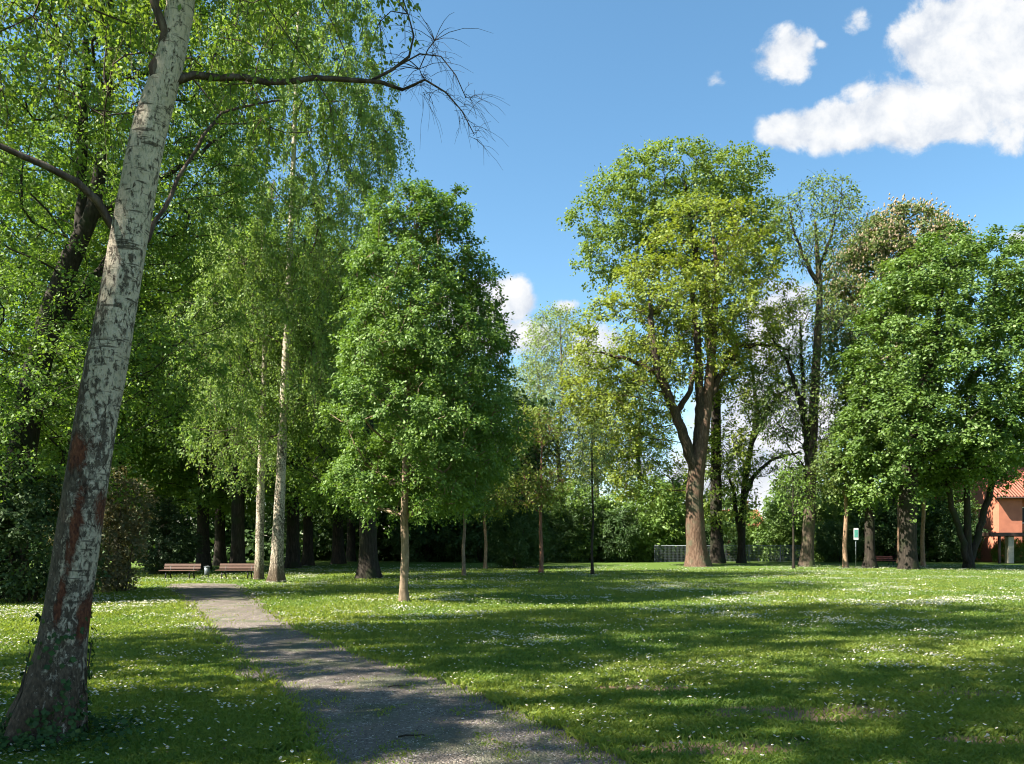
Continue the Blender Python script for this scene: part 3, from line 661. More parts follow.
# weeping birches by the bench
wb = tree('birch_tree', 'tall weeping birch with slender white trunk beside the path near the benches', (276, 31),
    [(276, 582, 14), (277, 560, 12), (281, 470, 9.5), (287, 330, 7), (292, 200, 5), (297, 60, 3.8), (300, -30, 3), (302, -110, 2)],
    [(300, -30, 70, 90, 0, 2.6), (300, 90, 98, 110, 0, 3.6), (345, 110, 58, 95, 0, 2.4), (300, 240, 88, 110, 0, 3.4), (255, 330, 70, 100, -.3, 3), (235, 420, 46, 46, -.5, 2), (320, 340, 40, 80, -.5, 1.6), (292, 180, 40, 90, -2.2, 1.2), (290, 330, 40, 70, -2, 1.2)],
    640, G['birch_far'], B['birch2'], bark2=B['twig'], lpc=230, leaf=.10, csize=.8, gap=.52, sides=20, flare=.6, zfirst=5.5, seed=8, twigs=8, weep=1.1, up=.15, hole=.40, twr=.006, rtip=.008, asc=.5)
tree('birch_tree', 'thin birch with pale trunk standing left of the tall weeping birch', (259, 33),
    [(259, 579.5, 9), (261, 470, 7), (265, 350, 5), (262, 240, 2)],
    [(255, 300, 52, 80, .5, 2.4), (240, 390, 40, 60, .5, 2)], 150, G['birch_far'], B['birch2'], bark2=B['twig'], lpc=200, leaf=.085, csize=.7, gap=.6, seed=9, weep=1.0, up=.2, zfirst=6, twr=.006, rtip=.008)
# lindens
yl = tree('linden_tree', 'young dense linden with straight pale trunk standing alone on the lawn', (404, 21),
    [(404, 601.6, 9.6), (403.6, 590, 8.4), (405.4, 555, 8), (404.2, 520, 7.6), (407, 420, 6.5), (412, 300, 4.5), (418, 200, 1.5)],
    [(416, 232, 48, 42, 0, 1.2), (420, 290, 68, 75, 0, 1.8), (426, 360, 84, 85, 0, 2.2), (426, 425, 92, 66, 0, 2.4), (408, 476, 74, 40, 0, 1.9), (484, 330, 24, 40, .2, .8), (503, 425, 20, 24, 0, .6), (474, 262, 16, 22, 0, .6), (452, 208, 18, 18, 0, .5), (396, 208, 14, 14, 0, .5)],
    760, G['dense'], B['young'], lpc=175, leaf=.082, csize=.42, gap=.30, sides=18, flare=.4, zfirst=1.9, seed=12, twigs=6, droop=.45, up=.65, hole=.34, shell=.72, hs=.75, asc=.25)
tree('linden_tree', 'old linden with thick flaring dark trunk behind the young linden', (368, 34),
    [(368, 578.5, 21), (368, 560, 18), (368, 500, 17), (366, 430, 16), (360, 330, 9), (356, 250, 3)],
    [(345, 330, 75, 95, .5, 3.5), (360, 420, 100, 75, .5, 4), (430, 430, 90, 70, 2, 3.5), (330, 470, 50, 30, 0, 2)], 360, G['dark'], B['dark'], lpc=120, leaf=.13, csize=.8, gap=.7, flare=.5, zfirst=4, seed=13, hole=.3)

# the oaks in the middle
oak1 = tree('oak_tree', 'large yellow-green young-leaved oak with forked trunk in the middle of the lawn edge', (697, 50),
    [(697, 566.5, 22), (696, 545, 18.5), (694, 500, 17.5), (697, 465, 16.5), (706, 415, 10), (713, 340, 8), (717, 270, 5), (712, 225, 2)],
    [(700, 262, 70, 55, 0, 4.5), (655, 335, 78, 52, -.5, 4.5), (742, 300, 50, 62, 0, 4), (615, 345, 42, 42, 0, 3), (700, 350, 70, 44, 2.5, 3), (632, 415, 40, 36, .5, 2.6), (745, 385, 36, 34, 1, 2.5), (645, 470, 36, 34, 1.5, 2), (728, 450, 22, 22, 1.5, 1.6), (600, 390, 34, 30, 0, 2), (632, 360, 52, 42, 1, 3), (665, 300, 60, 40, 1.5, 3), (625, 455, 30, 26, 1, 1.8)],
    610, G['oak'], B['oakred'], bark2=B['limb'], lpc=84, leaf=.19, csize=.85, gap=.72, seed=21, flare=.6, zfirst=4, hole=.455, shell=.6, hs=.42, asc=.2, droop=.2, up=.8, asp=.7, gnarl=.2,
    limbs=[[(696, 475, 12), (682, 430, 10, -.6), (672, 405, 9, -1), (658, 370, 9, -1.3), (652, 335, 7, -1.3), (650, 290, 3, -1)],
           [(697, 468, 11), (700, 400, 9), (698, 340, 7), (690, 280, 4)],
           [(676, 412, 7), (690, 390, 5, -.5), (696, 360, 4, -1)], [(706, 405, 8), (735, 345, 5, .3), (770, 345, 4), (790, 350, 2)],
           [(660, 375, 6), (630, 360, 4), (600, 352, 2)]], bumps=.10, twr=.012, rtip=.012)
tree('oak_tree', 'tall green oak with rounded billowing top rising behind the yellow-green oak', (716, 57),
    [(717, 563.3, 13), (716, 500, 11), (716, 400, 9), (705, 300, 9), (690, 220, 5), (685, 180, 2)],
    [(672, 188, 70, 36, 0, 4.5), (612, 212, 44, 30, 0, 3), (728, 184, 36, 28, 0, 3), (625, 250, 40, 26, 0, 3), (690, 225, 75, 40, 0, 4), (600, 270, 24, 10, 0, 1.5), (720, 480, 30, 60, .5, 2), (755, 240, 34, 30, 0, 3)],
    430, G['oak2'], B['dark'], lpc=95, leaf=.20, csize=.95, gap=.75, seed=22, zfirst=9, hole=.38, shell=.6, droop=.25, up=.75, asp=.75, gnarl=.2, asc=.1, rtip=.014)
# pale willowy trees behind
for k, (px, Yd, blobs, lab, sd, mt, dn) in enumerate([
    (560, 68, [(560, 355, 34, 45, 0, 3), (548, 410, 36, 40, 0, 3), (572, 440, 36, 45, 0, 3)], 'slender pale green tree with feathery see-through crown beside the dense linden', 31, 'pale', 50),
    (538, 72, [(536, 400, 30, 50, 0, 3), (530, 460, 34, 40, 0, 3), (548, 345, 20, 30, 0, 2)], 'pale willowy tree half hidden behind the right edge of the dense linden', 32, 'pale', 50),
    (596, 66, [(596, 372, 32, 42, 0, 3), (602, 430, 40, 42, 0, 3.2), (585, 480, 36, 34, 0, 3)], 'bronze-tinged tree with loose crown standing left of the yellow-green oak', 33, 'oak', 55),
    (640, 70, [(632, 430, 40, 50, 0, 3.5), (650, 490, 36, 40, 0, 3)], 'light green tree with leaning stems seen under the left limb of the oak', 34, 'lush', 50)]):
    base_y = HOR + F * CAM / Yd
    tree('slender_tree', lab, (px, Yd), [(px, base_y, 7), (px + 2, 510, 5.5), (px - 3, 440, 4), (px + 3, 400, 2.6), (blobs[0][0], blobs[0][1] - blobs[0][3] * .7, 1)], blobs, 260, G[mt], B['grey'], lpc=dn, leaf=.19, csize=1.1, gap=.85, seed=sd,
         zfirst=3.5, hole=.38, twr=.008, rtip=.010, twigs=8, asc=.9, up=.3, droop=.1)
# bare-branched tree right of the oak
tree('sparse_tree', 'small bare-branched tree with thin leaves right of the oak trunk', (741, 58), [(741, 563, 8), (742, 520, 7), (745, 480, 6), (752, 440, 5), (758, 415, 4), (752, 370, 2)],
    [(775, 395, 36, 36, 0, 3), (745, 375, 22, 30, 0, 2), (775, 475, 36, 22, 0, 3), (735, 470, 22, 26, 0, 2)], 130, G['ash'], B['dark'], lpc=52, leaf=.17, csize=.9, gap=.8, seed=41, zfirst=4, twr=.012, rtip=.014, hole=.42, gnarl=.25,
    limbs=[[(752, 442, 5), (765, 415, 4), (778, 395, 3), (795, 385, 1.5)], [(744, 500, 5), (756, 472, 4), (775, 458, 3), (800, 452, 1.5)], [(741, 540, 5, 0), (735, 500, 4), (728, 470, 2)]])
# ash
tree('ash_tree', 'tall thinly leaved ash with ivy-green trunk between the oak and the maple', (807, 50),
    [(807, 566.5, 12.5), (809, 520, 11.5), (812, 440, 10), (817, 350, 8), (820, 290, 6), (818, 265, 5), (815, 220, 2)],
    [(815, 222, 40, 40, 0, 3), (838, 235, 26, 40, 0, 2.4), (790, 240, 22, 40, 0, 2), (805, 330, 40, 40, 0, 3), (790, 400, 42, 40, 0, 3), (830, 420, 32, 50, 0, 2.5), (815, 480, 28, 34, 0, 2), (775, 360, 28, 28, 0, 2)],
    430, G['ash'], B['oak'], bark2=B['dark'], lpc=36, leaf=.17, csize=.85, gap=.62, seed=44, zfirst=4.5, hole=.38, twr=.008, rtip=.011, asc=.9, up=.4, twigs=7, gnarl=.16,
    limbs=[[(819, 285, 5), (806, 262, 4), (795, 235, 2.5), (788, 205, 1)], [(818, 270, 4), (830, 240, 3), (838, 205, 1)], [(811, 450, 7), (800, 400, 5), (786, 360, 3), (770, 335, 1.5)], [(809, 505, 6), (806, 440, 5.5), (803, 380, 4), (800, 320, 2)]])
# flowering chestnut
M_bl = leaf_mat('chestnut_blossom', (.25, .185, .105), (.40, .31, .195), .25, (.33, .26, .16), .02)
def blossoms(rng, root, C, out, cs):
    k = (out[:, 2] > -.35) & (out[:, 1] < .75); C = C[k]; out = out[k]; n = len(C); q = 24
    P = np.repeat(C + nrm(out + np.array([0, 0, .6])) * .12, q, 0) + rng.normal(0, .45, (n * q, 3)); N = len(P)
    h = rng.uniform(.12, .24, N); w_ = rng.uniform(.05, .085, N); prof = [(0, .5), (.3, 1.), (.7, .6), (1, .08)]; a = np.arange(5) * 2 * pi / 5
    V = np.empty((N, 4, 5, 3)); tl = rng.normal(0, .12, (N, 2))
    for i, (zz, rr) in enumerate(prof):
        r_ = (w_ * rr)[:, None] * rng.uniform(.75, 1.25, (N, 5))
        V[:, i, :, 0] = P[:, :1] + np.cos(a) * r_ + (tl[:, :1] * zz * h[:, None]); V[:, i, :, 1] = P[:, 1:2] + np.sin(a) * r_ + (tl[:, 1:] * zz * h[:, None]); V[:, i, :, 2] = (P[:, 2] + zz * h)[:, None]
    b = np.arange(N)[:, None, None] * 20; i = np.arange(3)[None, :, None] * 5; j = np.arange(5)[None, None]; k2 = (j + 1) % 5
    Fq = np.stack([b + i + j, b + i + k2, b + i + 5 + k2, b + i + 5 + j], -1).reshape(-1, 4)
    o = mesh_obj('blossom', V.reshape(-1, 3), None, M_bl, root, quads=Fq, tint=np.repeat(rng.uniform(0, 1, N), 15)); o['kind'] = 'stuff'
tree('chestnut_tree', 'horse chestnut covered in cream-pink blossom candles rising behind the green maple', (893, 62),
    [(893, 561.5, 14), (892, 480, 12), (895, 380, 9), (900, 280, 5), (902, 225, 2)],
    [(903, 252, 50, 40, 0, 4), (874, 285, 46, 48, 0, 4), (935, 266, 34, 32, 0, 3.5), (852, 330, 26, 46, 0, 3), (890, 380, 40, 60, 0, 4)],
    460, G['chest'], B['dark'], lpc=95, leaf=.26, csize=.95, gap=.75, seed=51, zfirst=6, hole=.30, shell=.7, up=.7, droop=.5, asp=.6, extra=blossoms, rtip=.016)
# maple
mp = tree('maple_tree', 'dense dark green maple with broad rounded crown and thick black trunk', (908, 45),
    [(908, 569.3, 17.5), (908, 545, 16), (908, 500, 17), (912, 450, 15), (925, 380, 10), (940, 310, 5), (945, 260, 2)],
    [(945, 300, 72, 58, 0, 4.2), (1000, 295, 56, 58, .5, 4), (906, 352, 50, 58, 0, 4), (975, 370, 80, 60, -1, 4.5), (900, 425, 50, 46, -.5, 3.6), (960, 430, 70, 44, -.5, 4), (1030, 380, 50, 50, .5, 4), (866, 345, 16, 30, 0, 1.6), (890, 470, 34, 30, 0, 2.4), (998, 432, 30, 22, 0, 2.5), (915, 275, 22, 18, 0, 1.4), (985, 250, 24, 16, 0, 1.4), (950, 244, 22, 14, 0, 1.2)],
    640, G['maple'], B['dark'], lpc=160, leaf=.165, csize=.92, gap=.74, seed=55, zfirst=3.8, hole=.36, shell=.78, up=.95, droop=.85, asp=.85, flare=.4, hs=.6, asc=.15, flat=.5)
tree('maple_tree', 'slim dark-stemmed maple left of the thick black trunk', (870, 47.5), [(870, 567.8, 12), (870, 555, 9.5), (869, 480, 8.5), (866, 420, 6), (862, 360, 2)],
    [(862, 410, 26, 46, 0, 2), (872, 470, 34, 30, 0, 2.4), (850, 450, 22, 34, 0, 2)], 130, G['maple'], B['dark'], lpc=80, leaf=.18, csize=.7, gap=.55, seed=56, zfirst=3.6, up=.9, droop=.7, asp=.85, hole=.3)
tree('maple_tree', 'three-stemmed maple spreading from one foot in front of the red house', (969, 47), [(969, 568, 11), (968, 550, 7.5), (967, 500, 6), (966, 450, 5), (968, 400, 2)],
    [(968, 440, 36, 34, 0, 2.6), (940, 460, 28, 30, 0, 2), (992, 446, 22, 26, 0, 2), (1003, 468, 10, 16, -.3, .8)], 170, G['maple'], B['dark'], lpc=90, leaf=.165, csize=.7, gap=.6, seed=57, flare=.2, zfirst=3.4, up=.9, droop=.6, asp=.85, hole=.34,
    limbs=[[(968, 563, 7, -.1), (958, 525, 6, -.3), (950, 500, 5.5, -.4), (946, 470, 5.5, -.4), (944, 440, 3)], [(970, 563, 7, .1), (980, 530, 6.5, .3), (988, 500, 6, .3), (994, 470, 6, .3), (996, 440, 3)]])
tree('maple_tree', 'maple at the right edge with only the fringe of its crown showing above the house', (1060, 60), [(1060, 562.2, 14), (1060, 450, 11), (1058, 300, 4), (1056, 240, 2)],
    [(1052, 280, 38, 52, 0, 4), (1060, 370, 44, 60, 0, 4)], 170, G['oak2'], B['dark'], lpc=80, leaf=.22, csize=.95, gap=.85, seed=58, zfirst=6, asp=.8)
# saplings and thin-stemmed young trees
tree('young_tree', 'bronze-leaved young tree on a reddish straight stem out on the lawn', (541, 40), [(541, 572.8, 4.6), (541.8, 555, 3.9), (540.4, 530, 3.5), (541, 490, 2.8), (542, 440, 1)],
    [(542, 460, 30, 38, 0, 1.4), (522, 492, 28, 14, 0, 1.1), (560, 486, 26, 16, 0, 1), (535, 430, 20, 22, 0, 1)], 120, G['bronze'], B['red'], lpc=34, leaf=.15, csize=.5, gap=.4, seed=61, zfirst=2.8, hole=.33, twr=.007, rtip=.008, flare=.55)
tree('young_tree', 'young linden with thin grey stem between the old linden and the bronze tree', (464.5, 37), [(464, 575.4, 4), (463.2, 550, 3.5), (464.8, 525, 3.1), (463, 480, 2.5), (463, 430, 1)],
    [(462, 470, 30, 34, 0, 1.5), (478, 490, 24, 20, 0, 1.2), (450, 496, 22, 18, 0, 1)], 130, G['dense'], B['young'], lpc=70, leaf=.12, csize=.5, gap=.4, seed=62, zfirst=2.8, hole=.3, flare=.55)
tree('young_tree', 'small young tree with bare lower stem near the dark hedge behind the bronze tree', (485, 46), [(485, 568.7, 3.6), (486, 545, 3.2), (484.4, 520, 2.9), (485, 480, 2), (486, 450, 1)],
    [(486, 480, 24, 30, 0, 1.5), (490, 500, 20, 18, 0, 1.2)], 90, G['oak2'], B['pole'], lpc=60, leaf=.15, csize=.55, gap=.45, seed=63, zfirst=2.8, flare=.55)
tree('young_tree', 'spindly sapling with black stem and a few pale leaves left of the oak', (592.5, 38), [(592.5, 574.5, 3.4), (591.7, 550, 2.6), (593.3, 520, 2.2), (592, 480, 2), (592, 430, .8)],
    [(592, 455, 14, 36, 0, .8), (590, 490, 16, 16, 0, .8)], 60, G['pale'], B['dark'], lpc=26, leaf=.12, csize=.45, gap=.35, seed=64, zfirst=2.6, twr=.006, rtip=.007, flare=.6)
tree('young_tree', 'thin sapling with dark stem standing left of the ash trunk', (793.5, 46), [(793.5, 568.7, 2.8), (793.5, 540, 2), (793, 500, 1.6), (793, 470, .8)],
    [(793, 488, 16, 34, 0, .9)], 40, G['lush'], B['dark'], lpc=22, leaf=.14, csize=.5, gap=.4, seed=65, zfirst=2.2, flare=.6)
tree('young_tree', 'young tree with straight light brown stem between the ash and the slim maple', (845.5, 48), [(845.5, 567.5, 5), (844.6, 545, 4.3), (846.3, 515, 3.8), (845, 480, 3), (845, 440, 1)],
    [(843, 465, 24, 26, 0, 1.4), (850, 440, 16, 26, 0, 1.2)], 100, G['ash'], B['pole'], lpc=60, leaf=.16, csize=.55, gap=.45, seed=66, zfirst=3.8, flare=.5)
tree('young_tree', 'young tree with straight light brown stem just right of the thick black trunk', (923, 50), [(923, 566.5, 4.4), (922.2, 540, 3.9), (923.8, 510, 3.6), (923, 480, 3), (924, 440, 1)],
    [(924, 460, 22, 26, 0, 1.4)], 70, G['maple'], B['pole'], lpc=60, leaf=.17, csize=.55, gap=.45, seed=67, zfirst=4, flare=.5)
tree('young_tree', 'young tree with tawny stem in the shrubs left of the thick black trunk', (899, 58), [(899, 563, 4), (899, 530, 3.4), (899, 480, 2.6), (899, 450, 1)],
    [(899, 466, 20, 24, 0, 1.4)], 60, G['lush'], B['pole'], lpc=60, leaf=.18, csize=.6, gap=.5, seed=68, zfirst=4, flare=.5)

# the wood at the left
GW = 'trees of the dark wood behind the benches'
G['lightwood'] = leaf_mat('light_woodland_leaf', (.056, .128, .018), (.145, .225, .032), .5)
tree('woodland_tree', 'big dark leaning tree with crossing limbs behind the foreground birch', (5, 22.5),
    [(5, 597.6, 34), (10, 560, 30), (18, 480, 27), (32, 390, 25), (52, 310, 22), (70, 260, 19), (92, 215, 14), (104, 150, 11), (110, 60, 8), (112, -60, 4)],
    [(60, 60, 130, 110, 0, 3.6), (10, 170, 110, 110, .5, 3.6), (170, 150, 90, 100, .5, 3), (60, 340, 110, 80, 1.2, 3), (150, 330, 80, 90, 1.5, 2.6), (20, 440, 80, 56, -1, 2.2), (30, 380, 90, 40, -1.5, 1.5), (70, 450, 50, 50, 0, 2), (100, -110, 210, 100, 0, 5), (210, 20, 100, 80, .5, 2.6)],
    1000, G['lightwood'], B['dark'], lpc=150, leaf=.098, csize=.80, gap=.55, seed=71, zfirst=2.6, hole=.385, shell=.45, hs=.45, twr=.007, rtip=.010, gnarl=.18, droop=.3, up=.6,
    limbs=[[(62, 285, 15), (80, 245, 13, .2), (84, 200, 11, .4), (82, 130, 9, .5), (86, 40, 6, .5)], [(40, 350, 14), (85, 290, 11, .6), (130, 235, 9, 1), (150, 160, 6, 1)], [(90, 218, 9), (140, 190, 6), (190, 160, 4, .4), (230, 130, 2, .6)]], group=GW)
wt = tree('woodland_tree', 'dark broad woodland tree with brown trunk between the two benches', (238, 41), [(238, 572, 15), (238, 540, 13), (238, 470, 12), (236, 360, 9), (234, 240, 4), (234, 190, 2)],
    [(220, 260, 90, 90, 0, 4.2), (250, 350, 95, 80, 0, 4.5), (190, 380, 80, 70, 0, 4), (240, 440, 90, 50, 0, 4.5), (210, 170, 60, 60, 0, 3), (190, 480, 50, 26, 0, 3), (280, 478, 50, 26, 0, 3)],
    520, G['dark'], B['dark'], lpc=105, leaf=.16, csize=.95, gap=.75, seed=73, zfirst=3.6, hole=.32, shell=.6, group=GW)
wt2 = tree('woodland_tree', 'woodland tree with two-toned dark trunk right of the weeping birch', (293, 47), [(293, 568, 14), (293, 530, 12), (294, 440, 10), (296, 330, 6), (298, 230, 2)],
    [(296, 300, 80, 80, 0, 4.2), (300, 390, 90, 70, 0, 4.6), (270, 450, 60, 40, 0, 3.6), (330, 455, 60, 40, 0, 3.6), (300, 480, 60, 24, 0, 3)],
    430, G['dark'], B['dark'], lpc=100, leaf=.18, csize=1.0, gap=.8, seed=74, zfirst=3.6, hole=.32, group=GW)
for (px, Yd, src, rz, s, lab) in [
    (203, 44, wt2, 1.2, .92, 'slim dark woodland tree just above the end of the left bench'),
    (220, 52, wt, 2.4, 1.0, 'thin-trunked woodland tree set back between the benches'),
    (308, 52, wt, 4.0, .95, 'woodland tree standing close to the two-toned dark trunk'),
    (338, 56, wt2, 2.1, 1.05, 'woodland tree in shade left of the old linden trunk'),
    (351, 62, wt, 5.2, .95, 'woodland tree furthest back beside the old linden trunk'),
    (120, 46, wt, .7, 1.05, 'woodland tree behind the dull brown-leaved shrub'),
    (165, 56, wt2, 3.3, 1.15, 'woodland tree rising behind the black yew'),
    (70, 42, wt, 3.0, 1.05, 'woodland tree seen in the gap left of the birch trunk'),
    (-10, 38, wt2, 5.0, 1.1, 'woodland tree at the left edge above the rhododendron'),
    (400, 66, wt2, .4, 1.0, 'woodland tree deep behind the young linden stem'),
    (440, 64, wt, 1.9, .85, 'woodland tree at the end of the wood by the dark hedge')]:
    copy_thing(src, (gx(px, Yd), Yd, 0), rz, s, lab, GW)
GS = 'trees beside the photographer shading the lawn'
for (x_, y_, src, rz, s) in [(-11.5, -.4, wb, .5, 1.0), (-11.6, 8.0, wb, 2.2, 1.06), (-8.9, 4.2, yl, 3.6, .92), (-13, -3.2, yl, 1.0, 1.4), (-20, 19.5, wt, 1.0, .62)]:
    copy_thing(src, (x_, y_, 0), rz, s, 'broad leafy tree left of the lawn whose shadow falls on the grass', GS)

# far wood mass
rng = np.random.default_rng(90)
n = 3000; C = np.stack([rng.uniform(-75, 3, n), rng.uniform(64, 82, n), rng.uniform(.02, 1, n) ** 1.7 * 14], -1); C = C[fbm(C * .25, 6, 2) > .27]
V, Fq, tint, tw = foliage(rng, C, nrm(np.stack([C[:, 0] * 0, C[:, 0] * 0 - 1, C[:, 0] * 0 + .3], -1)), np.full(len(C), 1.6), 60, .48, 6, .3, .6)
tag(mesh_obj('far_wood', V, None, G['hedge'], tint=tint, quads=Fq), 'dark wood closing the view behind the benches', 'wood', kind='stuff')

# ================================================================== shrubs and hedges
shrub('rhododendron', 'dark rhododendron with glossy leaves behind the foot of the birch', 25, 20.5, [(15, 550, 56, 46, 0, 1.1), (45, 505, 26, 26, .3, .8), (0, 500, 34, 36, .3, .9), (66, 560, 26, 36, .2, .7), (-40, 530, 40, 60, .2, 1)], 360, G['rhodo'], .12, 60, .28, .2, 101)
shrub('dull_shrub', 'dull brown-leaved shrub right of the birch trunk', 112, 25, [(112, 545, 28, 40, 0, .9), (130, 505, 20, 22, .2, .7), (92, 512, 18, 30, .2, .6), (106, 578, 26, 16, 0, .8), (72, 520, 22, 40, .6, .7), (118, 488, 16, 16, 0, .5)], 230, G['dull'], .12, 46, .36, .2, 102, hole=.40, up=.2)
shrub('yew_bush', 'black-green rounded yew left of the left bench', 164, 38.5, [(168, 545, 26, 36, 0, 1.2), (160, 520, 16, 22, 0, .8)], 200, G['yew'], .10, 110, .34, .24, 103, hole=.1)
shrub('yew_bush', 'dark bushy conifer at the hedge behind the bronze young tree', 519, 48, [(519, 540, 28, 30, 0, 1.8), (516, 512, 16, 20, 0, 1.1)], 200, G['hedge'], .13, 90, .42, .3, 104, hole=.15)
h1 = shrub('hedge_shrub', 'dark hedge shrub just left of the dark bushy conifer', 480, 60, [(480, 535, 34, 32, 0, 2), (465, 520, 22, 26, 0, 1.6), (500, 525, 20, 26, 0, 1.6)], 200, G['hedge'], .2, 90, .6, .42, 105, 'shrub', 'shrubs of the hedge along the back of the lawn', hole=.2)
h2 = shrub('hedge_shrub', 'light green loose shrub between the oak and ash trunks at the fence', 770, 64, [(770, 540, 32, 24, 0, 1.8), (785, 520, 18, 20, 0, 1.4), (755, 535, 18, 22, 0, 1.4)], 170, G['lush'], .2, 70, .6, .45, 106, 'shrub', 'shrubs of the hedge along the back of the lawn', hole=.25)
GHg = 'shrubs of the hedge along the back of the lawn'
for (px, Yd, src, rz, s, lab) in [
    (425, 62, h1, 1.0, 1.15, 'dark hedge shrub seen just right of the young linden stem'),
    (450, 66, h1, 2.2, 1.3, 'tall dark hedge shrub behind the thin grey stem'),
    (560, 60, h1, 3.0, .8, 'dark hedge shrub just right of the bronze young tree'),
    (583, 62, h2, 4.0, 1.25, 'light green loose shrub behind the spindly sapling'),
    (612, 61, h1, 5.0, .85, 'dark hedge shrub right of the spindly sapling'),
    (640, 63, h2, .6, 1.35, 'light green shrub where the fence begins left of the oak'),
    (532, 64, h1, 5.6, 1.2, 'dark hedge shrub right behind the bushy conifer'),
    (670, 66, h2, 1.2, 1.3, 'bright shrub over the fence left of the oak trunk'),
    (722, 64, h1, 2.0, .7, 'dark shrub right beside the oak trunk'),
    (745, 68, h2, 4.2, .58, 'light green shrub under the bare-branched tree'),
    (792, 68, h1, 1.4, 1.15, 'dark round shrub behind the fence left of the ash'),
    (826, 62, h2, 2.0, .62, 'light green shrub just right of the ash trunk'),
    (838, 60, h1, .3, .6, 'dark shrub between the ash and the light brown stem'),
    (866, 64, h2, 3.0, 1.35, 'light green shrub behind the red bench'),
    (895, 62, h1, 3.3, 1.05, 'dark shrub right of the red bench'),
    (932, 63, h2, 5.0, 1.2, 'light green shrub between the black trunk and the three-stemmed maple'),
    (950, 61, h1, 4.6, .9, 'low dark shrub left of the three-stemmed maple'),
    (985, 66, h2, .8, 1.25, 'bright shrub under the right stem of the three-stemmed maple'),
    (1008, 64, h2, 1.9, .9, 'bright low shrub below the carport roof'),
    (1004, 58.7, h2, 4.4, .38, 'small bright shrub under the left end of the carport'),
    (1019, 58.8, h2, 1.3, .36, 'small bright shrub right of the carport pillar'),
    (700, 70, h2, 2.7, 1.5, 'tall light shrub hidden behind the oak trunk'),
    (810, 74, h2, 3.8, 1.7, 'tall light green shrub behind the ash trunk'),
    (880, 72, h2, 5.5, 1.8, 'tall light green shrub behind the slim maple'),
    (950, 74, h1, 1.1, 1.6, 'tall dark shrub in front of the brick house')]:
    copy_thing(src, (gx(px, Yd), Yd, 0), rz, s, lab, GHg)

# ================================================================== houses
M_salmon = flat_mat('salmon_render', (.50, .185, .105), (.40, .145, .085), .85, 1.2)
m, nt, out = material('red_roof_tile'); c = coord(nt); wv = nt.new('ShaderNodeTexWave', wave_type='BANDS', bands_direction='X'); wv.inputs['Scale'].default_value = 1.3; nt.l.new(c, wv.inputs[0])
wv2 = nt.new('ShaderNodeTexWave', wave_type='BANDS', bands_direction='Y', wave_profile='SAW'); wv2.inputs['Scale'].default_value = .95; nt.l.new(c, wv2.inputs[0])
principled(nt, out, nt.mix(nt.noise(c, 6, 4), (.27, .075, .045), (.44, .15, .095)), .75, nt.bump(nt.math('ADD', wv.outputs[1], wv2.outputs[1]), 1, .08), .2); M_tile = m
M_dark = flat_mat('dark_brown_timber', (.05, .030, .022), None, .6); M_beige = flat_mat('beige_plaster', (.50, .42, .32), None, .85)
M_brick = flat_mat('red_brick', (.33, .13, .085), (.24, .09, .06), .85, 9); M_win = flat_mat('window_glass', (.03, .04, .05), None, .12, spec=.6); M_white = flat_mat('white_paint', (.75, .75, .72), None, .5)
def house(name, label, x0, x1, y0, y1, ze, zr, wallm, windows, setback=None):
    o0 = ((x0 + x1) / 2, y0, 0); root = empty(name, o0, label, 'house'); W = x1 - x0; D = y1 - y0
    mb = MB()
    if setback:
        xs_ = setback - o0[0]
        mb.box(((-W / 2 + xs_) / 2, D / 2, ze / 2), (xs_ + W / 2, D, ze)); mb.box(((xs_ + W / 2) / 2, D / 2 + .9, ze / 2 - .002), (W / 2 - xs_, D - 1.8, ze - .004))
    else: mb.box((0, D / 2, ze / 2), (W, D, ze))
    g_ = [(-W / 2, 0, ze), (-W / 2, D, ze), (-W / 2, D / 2, zr - .12), (W / 2, 0, ze), (W / 2, D, ze), (W / 2, D / 2, zr - .12)]
    mb.add(g_, [(0, 2, 1), (3, 4, 5), (0, 3, 5, 2), (1, 2, 5, 4)]); mb.build('wall', wallm, root)
    ov = .45; sl = (zr - ze) / (D / 2); e = ze - ov * sl; th = .14; rb = MB()
    V = [(-W / 2 - ov, -ov, e), (W / 2 + ov, -ov, e), (W / 2 + ov, D / 2, zr), (-W / 2 - ov, D / 2, zr), (W / 2 + ov, D + ov, e), (-W / 2 - ov, D + ov, e)]
    V += [(a, b, c + th) for a, b, c in V]
    rb.add(V, [(0, 3, 2, 1), (2, 3, 5, 4), (6, 7, 8, 9), (9, 8, 10, 11), (0, 1, 7, 6), (4, 5, 11, 10), (1, 2, 8, 7), (2, 4, 10, 8), (3, 0, 6, 9), (5, 3, 9, 11)]); rf = rb.build('roof', M_tile, root)
    cb = MB(); cb.box((W * .2, D / 2 + .3, zr + .45), (.6, .6, 1.3)); cb.box((W * .2, D / 2 + .3, zr + 1.14), (.72, .72, .08)); cb.build('chimney', M_brick, rf)
    gb = MB(); gb.tube([(-W / 2 - ov, -ov - .07, e + .02), (W / 2 + ov, -ov - .07, e + .02)], .07, 6); gb.build('gutter', M_dark, rf, True)
    for (wx, wz, ww, wh, dy) in windows:
        f = MB(); x_ = wx - o0[0]; yv = dy - .02
        for sx in (-1, 1): f.box((x_ + sx * (ww / 2), yv, wz), (.08, .12, wh + .08))
        for sz in (-1, 1): f.box((x_, yv + .002, wz + sz * wh / 2), (ww - .08, .12, .08))
        f.box((x_, yv + .004, wz), (.05, .09, wh - .08)); fo = f.build('window', M_white, root)
        p = MB(); p.box((x_, yv + .03, wz), (ww - .08, .03, wh - .08)); p.build('pane', M_win, fo)
    return root
xh = gx(999, 60)
